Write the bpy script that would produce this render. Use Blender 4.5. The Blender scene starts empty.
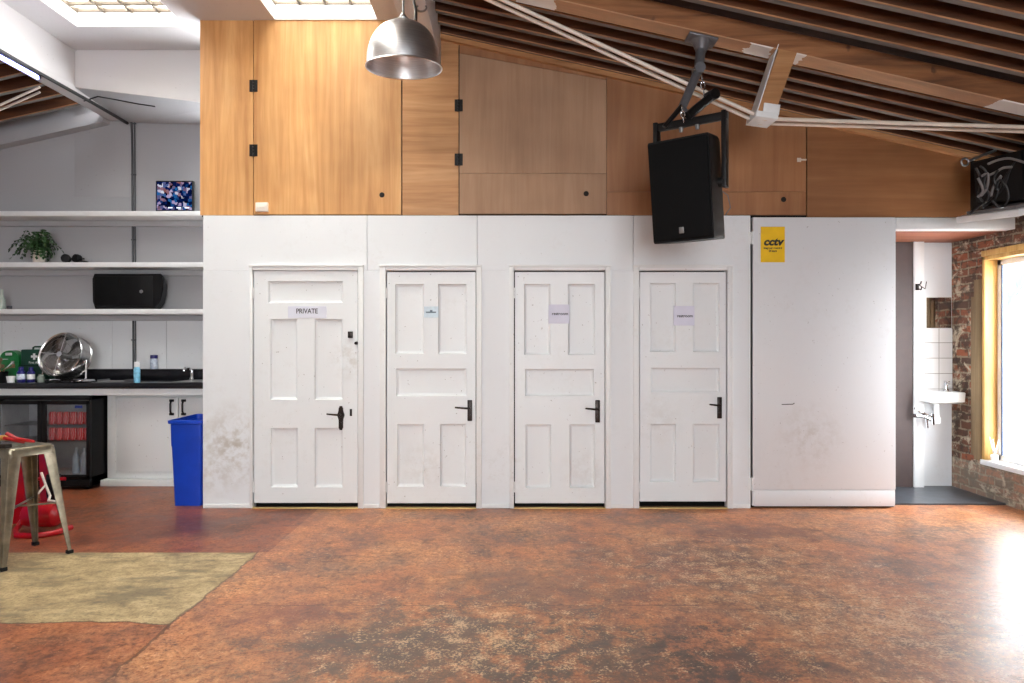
import bpy, bmesh, math, random
from mathutils import Vector, Matrix, Euler
random.seed(7)
R = math.radians
S = bpy.context.scene
COL = S.collection
F = 683.0            # focal length in pixels of the 1024 x 683 frame
EYE = 1.40
YW = 5.74            # plane of the white wall with the doors


def P(px, py, Y):
    """the point at distance Y seen at pixel (px, py)"""
    return Vector(((px - 512) / F * Y, Y, EYE + (341.5 - py) / F * Y))


def WX(px, Y=YW): return (px - 512) / F * Y
def WZ(py, Y=YW): return EYE + (341.5 - py) / F * Y


# ------------------------------------------------------------------ materials
def lin(c):
    out = []
    for v in c:
        v = v / 255.0
        out.append(v / 12.92 if v <= 0.04045 else ((v + 0.055) / 1.055) ** 2.4)
    return (out[0], out[1], out[2], 1.0)


class NT:
    def __init__(self, name):
        self.m = bpy.data.materials.new(name)
        self.m.use_nodes = True
        self.t = self.m.node_tree
        self.b = self.t.nodes['Principled BSDF']
        self.out = self.t.nodes['Material Output']

    def n(self, typ, **kw):
        nd = self.t.nodes.new(typ)
        for k, v in kw.items():
            setattr(nd, k, v)
        return nd

    def l(self, a, b): self.t.links.new(a, b)

    def coords(self, scale=(1, 1, 1), rand=False, rot=(0, 0, 0)):
        tc = self.n('ShaderNodeTexCoord')
        mp = self.n('ShaderNodeMapping')
        mp.inputs['Scale'].default_value = scale
        mp.inputs['Rotation'].default_value = rot
        if rand:
            oi = self.n('ShaderNodeObjectInfo')
            ml = self.n('ShaderNodeVectorMath', operation='SCALE')
            cb = self.n('ShaderNodeCombineXYZ')
            for i in range(3): self.l(oi.outputs['Random'], cb.inputs[i])
            self.l(cb.outputs[0], ml.inputs[0]); ml.inputs['Scale'].default_value = 37.0
            ad = self.n('ShaderNodeVectorMath', operation='ADD')
            self.l(tc.outputs['Object'], ad.inputs[0]); self.l(ml.outputs[0], ad.inputs[1])
            self.l(ad.outputs[0], mp.inputs['Vector'])
        else:
            self.l(tc.outputs['Object'], mp.inputs['Vector'])
        return mp.outputs[0]

    def noise(self, vec, scale=5, detail=4, rough=0.55, dist=0.0):
        nd = self.n('ShaderNodeTexNoise')
        nd.inputs['Scale'].default_value = scale
        nd.inputs['Detail'].default_value = detail
        nd.inputs['Roughness'].default_value = rough
        nd.inputs['Distortion'].default_value = dist
        self.l(vec, nd.inputs['Vector'])
        return nd.outputs['Fac']

    def ramp(self, fac, stops):
        rp = self.n('ShaderNodeValToRGB')
        el = rp.color_ramp.elements
        while len(el) < len(stops): el.new(0.5)
        for e, (p, c) in zip(el, stops):
            e.position = p
            e.color = c if len(c) == 4 else lin(c)
        self.l(fac, rp.inputs['Fac'])
        return rp.outputs['Color']

    def mix(self, fac, a, b, typ='MIX'):
        mx = self.n('ShaderNodeMix', data_type='RGBA', blend_type=typ)
        for sock, v in ((0, fac), (6, a), (7, b)):
            if hasattr(v, 'links') or hasattr(v, 'is_linked'):
                self.l(v, mx.inputs[sock])
            else:
                mx.inputs[sock].default_value = v if sock == 0 else (v if len(v) == 4 else lin(v))
        return mx.outputs[2]

    def math(self, op, a, b=None, clamp=False):
        nd = self.n('ShaderNodeMath', operation=op)
        nd.use_clamp = clamp
        for i, v in enumerate((a, b)):
            if v is None: continue
            if hasattr(v, 'is_linked'): self.l(v, nd.inputs[i])
            else: nd.inputs[i].default_value = v
        return nd.outputs[0]

    def bump(self, h, strength=0.2, dist=0.01):
        bp = self.n('ShaderNodeBump')
        bp.inputs['Strength'].default_value = strength
        bp.inputs['Distance'].default_value = dist
        self.l(h, bp.inputs['Height'])
        self.l(bp.outputs[0], self.b.inputs['Normal'])


WHITE = (1, 1, 1, 1)
BLACK = (0, 0, 0, 1)


def plain(name, c, rough=0.5, metal=0.0, var=0.12, scale=9.0, emit=None, bump=0.0, spec=None):
    t = NT(name)
    v = t.coords(rand=True)
    f = t.noise(v, scale, 4)
    c0 = lin(c)
    dk = tuple(x * (1 - var) for x in c0[:3]) + (1,)
    lt = tuple(min(1, x * (1 + var)) for x in c0[:3]) + (1,)
    col = t.ramp(f, [(0.3, dk), (0.7, lt)])
    t.l(col, t.b.inputs['Base Color'])
    t.b.inputs['Roughness'].default_value = rough
    t.b.inputs['Metallic'].default_value = metal
    if spec is not None: t.b.inputs['Specular IOR Level'].default_value = spec
    if emit:
        t.b.inputs['Emission Color'].default_value = lin(emit[0])
        t.b.inputs['Emission Strength'].default_value = emit[1]
    if bump: t.bump(t.noise(v, scale * 4, 3), bump, 0.004)
    return t.m


def wood(name, dark, mid, light, axis='z', rough=0.5, scale=1.0, knots=0.0):
    """grain runs along the axis"""
    t = NT(name)
    st, sq = 0.55 * scale, 9.0 * scale
    sc = {'z': (sq, sq, st), 'x': (st, sq, sq), 'y': (sq, st, sq)}[axis]
    v = t.coords(sc, rand=True)
    f = t.noise(v, 1.0, 6, 0.6, 1.2)
    col = t.ramp(f, [(0.28, dark), (0.5, mid), (0.72, light)])
    v2 = t.coords(tuple(s * 5 for s in sc), rand=True)
    f2 = t.noise(v2, 1.0, 3)
    col = t.mix(0.22, col, t.ramp(f2, [(0.35, dark), (0.65, light)]))
    v3 = t.coords((1, 1, 1), rand=True)
    f3 = t.noise(v3, 1.4, 3)
    col = t.mix(0.5, col, t.mix(1.0, col, t.ramp(f3, [(0.3, (175, 170, 165)), (0.7, (255, 255, 255))]), 'MULTIPLY'))
    if knots:
        vk = t.coords((2.6, 2.6, 1.3) if axis == 'z' else (1.3, 2.6, 2.6), rand=True)
        vo = t.n('ShaderNodeTexVoronoi'); vo.inputs['Scale'].default_value = 1.2
        t.l(vk, vo.inputs['Vector'])
        k = t.ramp(vo.outputs['Distance'], [(0.03, WHITE), (0.16, BLACK)])
        col = t.mix(t.math('MULTIPLY', k, knots), col, dark)
    t.l(col, t.b.inputs['Base Color'])
    t.b.inputs['Roughness'].default_value = rough
    t.bump(f2, 0.08, 0.004)
    return t.m


def paint(name, c, grime=(176, 166, 152), amount=0.35, stains=(), rough=0.5, chips=0.0):
    """old white gloss paint with scuffs; stains = (x, y, z, radius, strength) in object space"""
    t = NT(name)
    v = t.coords()
    big = t.ramp(t.noise(v, 1.7, 5, 0.6), [(0.48, BLACK), (0.8, WHITE)])
    fine = t.ramp(t.noise(v, 17, 5, 0.7), [(0.5, BLACK), (0.75, WHITE)])
    fac = t.math('MULTIPLY', t.math('MULTIPLY', big, fine), amount)
    for (x, y, z, r, s) in stains:
        sub = t.n('ShaderNodeVectorMath', operation='DISTANCE')
        t.l(v, sub.inputs[0]); sub.inputs[1].default_value = (x, y, z)
        near = t.math('SUBTRACT', 1.0, t.math('DIVIDE', sub.outputs['Value'], r), clamp=True)
        pat = t.ramp(t.noise(v, 13, 6, 0.7), [(0.42, BLACK), (0.62, WHITE)])
        fac = t.math('MAXIMUM', fac, t.math('MULTIPLY', t.math('MULTIPLY', near, pat), s))
    col = t.mix(fac, c, grime)
    specks = t.ramp(t.noise(v, 46, 2, 0.5), [(0.735, BLACK), (0.76, WHITE)])
    col = t.mix(t.math('MULTIPLY', specks, 0.35 + chips), col, (110, 92, 78))
    t.l(col, t.b.inputs['Base Color'])
    t.b.inputs['Roughness'].default_value = rough
    t.bump(t.noise(v, 30, 3), 0.06, 0.004)
    return t.m


def glassy(name, tint=(1, 1, 1, 1), refl=0.0, rough=0.02, haze=0.0):
    t = NT(name)
    tr = t.n('ShaderNodeBsdfTransparent'); tr.inputs[0].default_value = tint
    gl = t.n('ShaderNodeBsdfGlossy'); gl.inputs['Roughness'].default_value = rough
    lw = t.n('ShaderNodeFresnel'); lw.inputs['IOR'].default_value = 1.45
    ms = t.n('ShaderNodeMixShader')
    ge = t.n('ShaderNodeNewGeometry')
    t.l(t.math('MULTIPLY', t.math('ADD', lw.outputs[0], refl, clamp=True), t.math('SUBTRACT', 1.0, ge.outputs['Backfacing'])), ms.inputs[0])
    t.l(tr.outputs[0], ms.inputs[1]); t.l(gl.outputs[0], ms.inputs[2])
    last = ms.outputs[0]
    if haze:
        tl = t.n('ShaderNodeBsdfTranslucent'); tl.inputs[0].default_value = tint
        m2 = t.n('ShaderNodeMixShader'); m2.inputs[0].default_value = haze
        t.l(last, m2.inputs[1]); t.l(tl.outputs[0], m2.inputs[2]); last = m2.outputs[0]
    t.l(last, t.out.inputs['Surface'])
    return t.m


def make_floor():
    t = NT('painted_concrete')
    v = t.coords()
    n1 = t.noise(v, 0.9, 7, 0.62, 0.3)
    n2 = t.noise(v, 3.4, 9, 0.74, 0.25)
    n3 = t.noise(v, 24, 6, 0.75)
    n4 = t.noise(t.coords((1, 1, 1), rot=(0, 0, 0.7)), 1.7, 9, 0.72, 0.3)
    red = t.ramp(n2, [(0.3, (116, 66, 46)), (0.42, (172, 104, 66)), (0.54, (204, 132, 86)), (0.72, (222, 158, 112))])
    pale = t.ramp(n3, [(0.35, (192, 118, 66)), (0.65, (238, 186, 130))])
    col = t.mix(t.math('MULTIPLY', t.ramp(n1, [(0.44, BLACK), (0.62, WHITE)]), 0.6), red, pale)
    # grain of the trowelled paint
    n5 = t.noise(v, 70, 4, 0.7)
    gr = t.ramp(t.math('ADD', t.math('MULTIPLY', n3, .5), t.math('MULTIPLY', n5, .5)), [(0.38, (136, 120, 112)), (0.5, (236, 230, 226)), (0.6, (255, 255, 255))])
    col = t.mix(0.9, col, t.mix(1.0, col, gr, 'MULTIPLY'))
    # grey-brown worn patches
    worn = t.math('MULTIPLY', t.ramp(n4, [(0.47, BLACK), (0.62, WHITE)]), t.ramp(n3, [(0.42, WHITE), (0.66, (0.3, 0.3, 0.3, 1))]))
    col = t.mix(t.math('MULTIPLY', worn, 0.85), col, (92, 72, 64))
    blot = t.math('MULTIPLY', t.ramp(t.noise(t.coords((1, 1, 1), rot=(0, 0, 1.9)), 4.6, 7, 0.7, 0.2), [(0.55, BLACK), (0.66, WHITE)]), 0.75)
    col = t.mix(blot, col, (96, 58, 46))
    # flakes of bare pale concrete
    fl = t.math('MULTIPLY', t.ramp(t.noise(v, 48, 4, 0.65), [(0.58, BLACK), (0.66, WHITE)]),
                t.ramp(t.noise(v, 1.5, 5, 0.65), [(0.5, BLACK), (0.62, WHITE)]))
    col = t.mix(t.math('MULTIPLY', fl, 0.8), col, (238, 200, 158))
    def spot(x_, y_, r_, sx=1.0):
        mp = t.coords((1.0 / sx, 1, 1))
        ds = t.n('ShaderNodeVectorMath', operation='DISTANCE'); t.l(mp, ds.inputs[0]); ds.inputs[1].default_value = (x_ / sx, y_, 0)
        return t.math('SUBTRACT', 1.0, t.math('DIVIDE', ds.outputs['Value'], r_), clamp=True)
    crisp = t.math('ADD', t.math('MULTIPLY', t.noise(v, 5.5, 9, 0.78, 0.25), .7), t.math('MULTIPLY', n3, .3))
    for (x_, y_, r_, sx, cc, k) in ((1.3, 4.4, .45, 1.5, (88, 52, 44), 1.0), (-.35, 3.15, .6, 1.6, (84, 74, 66), 1.1), (.45, 3.0, .5, 1.3, (76, 66, 60), 1.0), (1.0, 3.0, .35, 1.2, (62, 52, 48), 1.0), (-1.1, 3.5, .3, 1.3, (120, 62, 52), .8), (.2, 3.9, .5, 1.4, (112, 84, 72), .8), (-2.6, 5.2, .6, 1.4, (108, 66, 52), .8), (1.75, 5.0, .3, 2.0, (110, 58, 46), 1.0)):
        m_ = t.ramp(t.math('ADD', t.math('MULTIPLY', spot(x_, y_, r_ * 1.5, sx), .2), crisp), [(.585, BLACK), (.66, WHITE)])
        col = t.mix(t.math('MULTIPLY', m_, .72 * k, clamp=True), col, cc)
    bare = t.math('MAXIMUM', t.math('MAXIMUM', spot(1.35, 4.2, 1.1, 1.3), spot(1.9, 3.4, 1.2, 1.2)), spot(-.1, 3.2, .9, 1.3))
    fk = t.ramp(t.math('ADD', t.math('ADD', t.math('MULTIPLY', t.noise(v, 75, 4, 0.7), .5), t.math('MULTIPLY', t.noise(v, 9, 6, 0.75), .5)), t.math('MULTIPLY', bare, .09)), [(.58, BLACK), (.63, WHITE)])
    col = t.mix(t.math('MULTIPLY', fk, .7), col, (236, 196, 150))
    # dark drag marks, long across the room
    dr = t.math('MULTIPLY', t.ramp(t.noise(t.coords((1.0, 5, 1), rot=(0, 0, 0.15)), 1.9, 6, 0.7, 0.2), [(0.61, BLACK), (0.68, WHITE)]), 0.5)
    col = t.mix(dr, col, (92, 48, 38))
    # slabs: left of the joint darker red, one slab bare beige
    sep = t.n('ShaderNodeSeparateXYZ')
    wob = t.n('ShaderNodeVectorMath', operation='SCALE')
    cb = t.n('ShaderNodeCombineXYZ')
    nn = t.math('SUBTRACT', t.noise(v, 3.0, 6, 0.7), 0.5)
    for i in range(2): t.l(nn, cb.inputs[i])
    t.l(cb.outputs[0], wob.inputs[0]); wob.inputs['Scale'].default_value = 0.13
    ad = t.n('ShaderNodeVectorMath', operation='ADD')
    t.l(v, ad.inputs[0]); t.l(wob.outputs[0], ad.inputs[1])
    t.l(ad.outputs[0], sep.inputs[0])
    x, y = sep.outputs[0], sep.outputs[1]
    lt = lambda a, b: t.math('LESS_THAN', a, b)
    gt = lambda a, b: t.math('GREATER_THAN', a, b)
    left = lt(x, -1.68)
    sep0 = t.n('ShaderNodeSeparateXYZ'); t.l(v, sep0.inputs[0])
    far = gt(sep0.outputs[1], 4.53)
    slab = t.math('MULTIPLY', left, t.math('MULTIPLY', gt(y, 3.40), t.math('SUBTRACT', 1.0, far)))
    darkleft = t.math('MULTIPLY', lt(sep0.outputs[0], -1.62), t.math('MULTIPLY', far, 1.0))
    col = t.mix(t.math('MULTIPLY', left, 0.55), col, t.mix(1.0, col, (216, 184, 172), 'MULTIPLY'))
    col = t.mix(t.math('MULTIPLY', darkleft, 0.75), col, t.mix(1.0, col, (206, 176, 160), 'MULTIPLY'))
    be = t.ramp(t.noise(t.coords((1, 1.6, 1)), 4.5, 9, 0.75, 0.2), [(0.32, (112, 98, 76)), (0.44, (172, 150, 108)), (0.56, (198, 176, 130)), (0.74, (220, 202, 158))])
    be = t.mix(0.7, be, t.mix(1.0, be, gr, 'MULTIPLY'))
    gm = t.ramp(t.noise(t.coords((0.8, 2.0, 1), rot=(0, 0, 0.25)), 1.5, 8, 0.7, 0.2), [(0.52, BLACK), (0.6, WHITE)])
    be = t.mix(t.math('MULTIPLY', gm, 0.68), be, (104, 92, 70))
    col = t.mix(slab, col, be)
    # joints
    def line(c, at, w):
        d = t.math('ABSOLUTE', t.math('SUBTRACT', c, at))
        return lt(d, w)
    j1 = t.math('MULTIPLY', line(x, -1.68, 0.008), lt(y, 4.55))
    j2 = t.math('MULTIPLY', line(y, 3.40, 0.008), lt(x, -1.68))
    j3 = t.math('MULTIPLY', line(y, 3.62, 0.004), t.math('MULTIPLY', gt(x, -1.6), lt(x, 1.0)))
    j4 = t.math('MULTIPLY', line(y, 3.72, 0.003), gt(x, 1.3))
    jj = t.math('MAXIMUM', t.math('MAXIMUM', j1, j2), t.math('MAXIMUM', j3, j4))
    col = t.mix(t.math('MULTIPLY', jj, 0.6), col, (70, 46, 36))
    t.l(col, t.b.inputs['Base Color'])
    rr = t.ramp(n2, [(0.3, (0.32, 0.32, 0.32, 1)), (0.7, (0.5, 0.5, 0.5, 1))])
    rr = t.mix(slab, rr, (0.55, 0.55, 0.55, 1))
    rr = t.mix(fl, rr, (0.6, 0.6, 0.6, 1))
    t.l(rr, t.b.inputs['Roughness'])
    t.b.inputs['Specular IOR Level'].default_value = 0.8
    t.bump(n2, 0.12, 0.006)
    return t.m


def make_brick():
    t = NT('old_brick')
    tc = t.n('ShaderNodeTexCoord'); sp = t.n('ShaderNodeSeparateXYZ'); cb = t.n('ShaderNodeCombineXYZ')
    t.l(tc.outputs['Object'], sp.inputs[0])
    t.l(t.math('ADD', sp.outputs[1], sp.outputs[0]), cb.inputs[0]); t.l(sp.outputs[2], cb.inputs[1])
    v = cb.outputs[0]
    wob = t.n('ShaderNodeTexNoise'); wob.inputs['Scale'].default_value = 7
    t.l(v, wob.inputs['Vector'])
    sc = t.n('ShaderNodeVectorMath', operation='SCALE'); t.l(wob.outputs['Color'], sc.inputs[0]); sc.inputs['Scale'].default_value = 0.035
    ad = t.n('ShaderNodeVectorMath', operation='ADD'); t.l(v, ad.inputs[0]); t.l(sc.outputs[0], ad.inputs[1])
    br = t.n('ShaderNodeTexBrick')
    br.inputs['Scale'].default_value = 1.0
    br.inputs['Brick Width'].default_value = 0.225
    br.inputs['Row Height'].default_value = 0.075
    br.inputs['Mortar Size'].default_value = 0.011
    br.inputs['Mortar Smooth'].default_value = 0.4
    br.inputs['Color1'].default_value = lin((146, 80, 48))
    br.inputs['Color2'].default_value = lin((74, 50, 38))
    br.inputs['Mortar'].default_value = lin((134, 118, 98))
    t.l(ad.outputs[0], br.inputs['Vector'])
    n = t.noise(v, 6, 6, 0.7, 0.8)
    col = t.mix(t.ramp(n, [(0.52, BLACK), (0.6, (0.85, 0.85, 0.85, 1))]), br.outputs['Color'], (186, 172, 150))
    n2 = t.noise(v, 9, 5, 0.7, 0.3)
    col = t.mix(t.ramp(n2, [(0.48, BLACK), (0.58, (0.85, 0.85, 0.85, 1))]), col, (58, 42, 32))
    low = t.math('LESS_THAN', sp.outputs[2], 0.30)
    col = t.mix(t.math('MULTIPLY', low, 0.65), col, t.mix(0.5, col, (168, 156, 138)))
    t.l(col, t.b.inputs['Base Color'])
    t.b.inputs['Roughness'].default_value = 0.9
    h = t.math('ADD', t.math('MULTIPLY', br.outputs['Fac'], -1.0), n)
    t.bump(h, 0.8, 0.02)
    return t.m


def make_tiles():
    t = NT('wall_tiles')
    tc = t.n('ShaderNodeTexCoord'); sp = t.n('ShaderNodeSeparateXYZ'); cb = t.n('ShaderNodeCombineXYZ')
    t.l(tc.outputs['Object'], sp.inputs[0]); t.l(sp.outputs[0], cb.inputs[0]); t.l(sp.outputs[2], cb.inputs[1])
    br = t.n('ShaderNodeTexBrick'); br.offset = 0.0
    br.inputs['Scale'].default_value = 1.0
    br.inputs['Brick Width'].default_value = 0.148
    br.inputs['Row Height'].default_value = 0.148
    br.inputs['Mortar Size'].default_value = 0.003
    br.inputs['Color1'].default_value = lin((236, 236, 236)); br.inputs['Color2'].default_value = lin((228, 229, 230))
    br.inputs['Mortar'].default_value = lin((150, 146, 140))
    t.l(cb.outputs[0], br.inputs['Vector'])
    t.l(br.outputs['Color'], t.b.inputs['Base Color'])
    t.b.inputs['Roughness'].default_value = 0.15
    return t.m


def make_screen():
    t = NT('lit_screen')
    v = t.coords((1, 1, 1))
    vo = t.n('ShaderNodeTexVoronoi', distance='CHEBYCHEV'); vo.inputs['Scale'].default_value = 34
    t.l(v, vo.inputs['Vector'])
    hs = t.n('ShaderNodeSeparateColor'); t.l(vo.outputs['Color'], hs.inputs[0])
    col = t.ramp(hs.outputs[0], [(0.0, (4, 8, 24)), (0.42, (12, 34, 96)), (0.6, (40, 110, 180)), (0.72, (150, 95, 90)), (0.86, (190, 170, 215)), (1.0, (235, 240, 255))])
    em = t.n('ShaderNodeEmission'); em.inputs['Strength'].default_value = 0.6
    t.l(col, em.inputs['Color'])
    t.l(em.outputs[0], t.out.inputs['Surface'])
    return t.m


def make_brushed():
    t = NT('spun_aluminium')
    v = t.coords((1, 1, 30))
    n = t.noise(v, 6, 3)
    t.l(t.ramp(n, [(0.3, (226, 226, 228)), (0.7, (246, 246, 246))]), t.b.inputs['Base Color'])
    t.b.inputs['Metallic'].default_value = 1.0
    t.b.inputs['Roughness'].default_value = 0.33
    return t.m


def make_beam():
    """old pine rafter, three painted patches left on its underside"""
    t = NT('rafter_timber')
    v = t.coords((0.7, 8, 8))
    f = t.noise(v, 1.2, 6, 0.6, 0.8)
    col = t.ramp(f, [(0.28, (78, 46, 24)), (0.5, (134, 86, 50)), (0.72, (172, 120, 78))])
    kn = t.ramp(t.noise(t.coords(), 7, 3), [(0.66, BLACK), (0.72, WHITE)])
    col = t.mix(t.math('MULTIPLY', kn, 0.7), col, (58, 32, 18))
    tc = t.n('ShaderNodeTexCoord'); sp = t.n('ShaderNodeSeparateXYZ'); t.l(tc.outputs['Object'], sp.inputs[0])
    x = t.math('ADD', sp.outputs[0], t.math('MULTIPLY', t.math('SUBTRACT', t.noise(t.coords(), 14, 3), 0.5), 0.12))
    fac = None
    for a, b in ((1.60, 1.76), (1.90, 1.97), (3.28, 3.8), (0.02, 0.3)):
        w = t.math('MULTIPLY', t.math('GREATER_THAN', x, a), t.math('LESS_THAN', x, b))
        fac = w if fac is None else t.math('MAXIMUM', fac, w)
    # the patches are on the underside only: local height below the beam's sloping axis
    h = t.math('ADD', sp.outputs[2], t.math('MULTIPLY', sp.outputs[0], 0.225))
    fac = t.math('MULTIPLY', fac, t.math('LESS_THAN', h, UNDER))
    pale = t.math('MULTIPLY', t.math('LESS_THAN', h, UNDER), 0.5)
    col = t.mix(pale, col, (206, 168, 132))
    col = t.mix(fac, col, (226, 222, 216))
    t.l(col, t.b.inputs['Base Color'])
    t.b.inputs['Roughness'].default_value = 0.7
    return t.m


# ------------------------------------------------------------------ mesh builder
class MB:
    def __init__(self):
        self.bm = bmesh.new()

    def _new(self, verts, faces):
        vs = [self.bm.verts.new(v) for v in verts]
        for f in faces:
            try: self.bm.faces.new([vs[i] for i in f])
            except ValueError: pass
        return vs

    def obox(self, c, size, rot=None, bevel=0.0, seg=2):
        h = [s / 2 for s in size]
        vv = [Vector((sx * h[0], sy * h[1], sz * h[2])) for sz in (-1, 1) for sy in (-1, 1) for sx in (-1, 1)]
        M = rot.to_matrix() if isinstance(rot, Euler) else (rot if rot is not None else Matrix.Identity(3))
        tmp = bmesh.new()
        bv = [tmp.verts.new(v) for v in vv]
        for f in ((0, 2, 3, 1), (4, 5, 7, 6), (0, 1, 5, 4), (2, 6, 7, 3), (0, 4, 6, 2), (1, 3, 7, 5)):
            tmp.faces.new([bv[i] for i in f])
        if bevel:
            bmesh.ops.bevel(tmp, geom=list(tmp.edges), offset=min(bevel, min(size) * 0.45), segments=seg, profile=0.5, affect='EDGES')
        tmp.verts.index_update()
        self._new([Vector(c) + M @ v.co for v in tmp.verts], [[v.index for v in f.verts] for f in tmp.faces])
        tmp.free()
        return self

    def box(self, a, b, bevel=0.0, seg=2):
        a, b = Vector(a), Vector(b)
        return self.obox((a + b) / 2, [abs(b[i] - a[i]) for i in range(3)], None, bevel, seg)

    def tube(self, pts, r, seg=10, closed=False, squash=None):
        pts = [Vector(p) for p in pts]
        n = len(pts)
        rs = r if isinstance(r, (list, tuple)) else [r] * n
        rings = []
        up = None
        for i, p in enumerate(pts):
            if closed: d = pts[(i + 1) % n] - pts[i - 1]
            else: d = pts[min(i + 1, n - 1)] - pts[max(i - 1, 0)]
            d.normalize()
            if up is None:
                up = Vector((0, 0, 1)) if abs(d.z) < 0.9 else Vector((1, 0, 0))
            s = d.cross(up); s.normalize()
            up = s.cross(d); up.normalize()
            rings.append([self.bm.verts.new(p + (s * math.cos(2 * math.pi * k / seg) + up * math.sin(2 * math.pi * k / seg)) * rs[i]) for k in range(seg)])
        m = n if closed else n - 1
        for i in range(m):
            a, b = rings[i], rings[(i + 1) % n]
            for k in range(seg):
                self.bm.faces.new((a[k], a[(k + 1) % seg], b[(k + 1) % seg], b[k]))
        if not closed:
            self.bm.faces.new(rings[0][::-1]); self.bm.faces.new(rings[-1])
        return self

    def lathe(self, prof, c=(0, 0, 0), seg=28, rot=None):
        """profile of (radius, height)"""
        c = Vector(c)
        M = rot.to_matrix() if isinstance(rot, Euler) else (rot if rot is not None else Matrix.Identity(3))
        rings = []
        for (r, z) in prof:
            if r < 1e-6: rings.append([self.bm.verts.new(c + M @ Vector((0, 0, z)))])
            else: rings.append([self.bm.verts.new(c + M @ Vector((r * math.cos(2 * math.pi * k / seg), r * math.sin(2 * math.pi * k / seg), z))) for k in range(seg)])
        for a, b in zip(rings, rings[1:]):
            for k in range(seg):
                k2 = (k + 1) % seg
                if len(a) == 1 and len(b) == 1: continue
                if len(a) == 1: self.bm.faces.new((a[0], b[k2], b[k]))
                elif len(b) == 1: self.bm.faces.new((a[k], a[k2], b[0]))
                else: self.bm.faces.new((a[k], a[k2], b[k2], b[k]))
        return self

    def prism(self, poly, y0, y1):
        """polygon of (x, z) pulled from y0 to y1"""
        n = len(poly)
        self._new([(x, y0, z) for x, z in poly] + [(x, y1, z) for x, z in poly],
                  [list(range(n)), list(range(2 * n - 1, n - 1, -1))] + [(i, (i + 1) % n, n + (i + 1) % n, n + i) for i in range(n)])
        return self

    def hull(self, bottom, top):
        """solid between two polygons with the same number of corners"""
        n = len(bottom)
        self._new(list(bottom) + list(top), [list(range(n))[::-1], list(range(n, 2 * n))] + [(i, (i + 1) % n, n + (i + 1) % n, n + i) for i in range(n)])
        return self

    def quad(self, *v):
        self._new(v, [list(range(len(v)))]); return self

    def build(self, name, m, parent=None, origin=None, local=False, smooth=35, fix=True):
        bm = self.bm
        if fix: bmesh.ops.recalc_face_normals(bm, faces=list(bm.faces))
        inv = None
        if parent is not None and not local:
            r = parent
            while r.parent is not None: r = r.parent
            inv = r.matrix_basis.inverted()
        elif origin is not None:
            inv = Matrix.Translation(-Vector(origin))
        if inv is not None: bm.transform(inv)
        me = bpy.data.meshes.new(name)
        bm.to_mesh(me); bm.free()
        if smooth:
            for p in me.polygons: p.use_smooth = True
            me.set_sharp_from_angle(angle=R(smooth))
        me.materials.append(m)
        o = bpy.data.objects.new(name, me)
        COL.objects.link(o)
        if parent is not None: o.parent = parent
        elif origin is not None: o.location = origin
        return o


def tag(o, label, cat, group=None):
    o['label'] = label; o['category'] = cat
    if group: o['group'] = group
    return o


def thing(name, label, cat, loc, rot=(0, 0, 0), group=None):
    o = bpy.data.objects.new(name, None)
    COL.objects.link(o)
    o.location = loc; o.rotation_euler = rot
    o.empty_display_size = 0.1
    return tag(o, label, cat, group)


def joist(x0, x1, zf, yy, label, group, xo):
    o = bpy.data.objects.new('roof_joist', None); COL.objects.link(o); o.location = (xo, yy, zf(xo)); tag(o, label, 'joist', group)
    b = MB(); b.prism(*sloped(x0, x1, zf, .004, .15, yy - .024, yy + .024)); b.build('timber', M_joist, o, smooth=0)
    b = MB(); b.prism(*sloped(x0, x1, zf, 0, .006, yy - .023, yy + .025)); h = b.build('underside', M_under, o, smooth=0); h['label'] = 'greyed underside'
    b = MB(); b.prism(*sloped(x0, x1, zf, -.002, .006, yy - .028, yy - .023)); h = b.build('arris_highlight', M_edgelight, o, smooth=0); h['label'] = 'lower edge highlight in paler colour'  # pale strip puts the light along the lower edge into the colour
    return o


def struct(o):
    o['kind'] = 'structure'; return o


def lettering(body, size, loc, m, parent, name='lettering', shear=0.0, width=None, bold=0.0):
    """text standing in the XZ plane, facing -Y, centred on loc"""
    cu = bpy.data.curves.new('text_curve', 'FONT')
    cu.body = body; cu.size = size; cu.align_x = 'CENTER'; cu.align_y = 'CENTER'
    cu.extrude = 0.0006; cu.shear = shear; cu.offset = bold
    tmp = bpy.data.objects.new('text_tmp', cu); COL.objects.link(tmp)
    me = bpy.data.meshes.new_from_object(tmp.evaluated_get(bpy.context.evaluated_depsgraph_get()))
    bpy.data.objects.remove(tmp); bpy.data.curves.remove(cu)
    k = 1.0
    if width:
        xs = [v.co.x for v in me.vertices]
        k = width / max(1e-6, max(xs) - min(xs))
    me.transform(Matrix.Diagonal((k, 1, 1, 1)))
    me.transform(Matrix.Rotation(R(90), 4, 'X'))
    r = parent
    while r.parent is not None: r = r.parent
    me.transform(r.matrix_basis.inverted() @ Matrix.Translation(loc))
    me.materials.clear(); me.materials.append(m)
    o = bpy.data.objects.new(name, me); COL.objects.link(o); o.parent = parent
    return o


# ------------------------------------------------------------------ shared materials
ZR = lambda X: 3.84 - 0.225 * X               # underside of the right-hand roof joists
ZL = lambda X: 3.87 + 0.225 * (X + 4.05)      # underside of the left-hand roof joists
UNDER = 3.84 - 0.074

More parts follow.
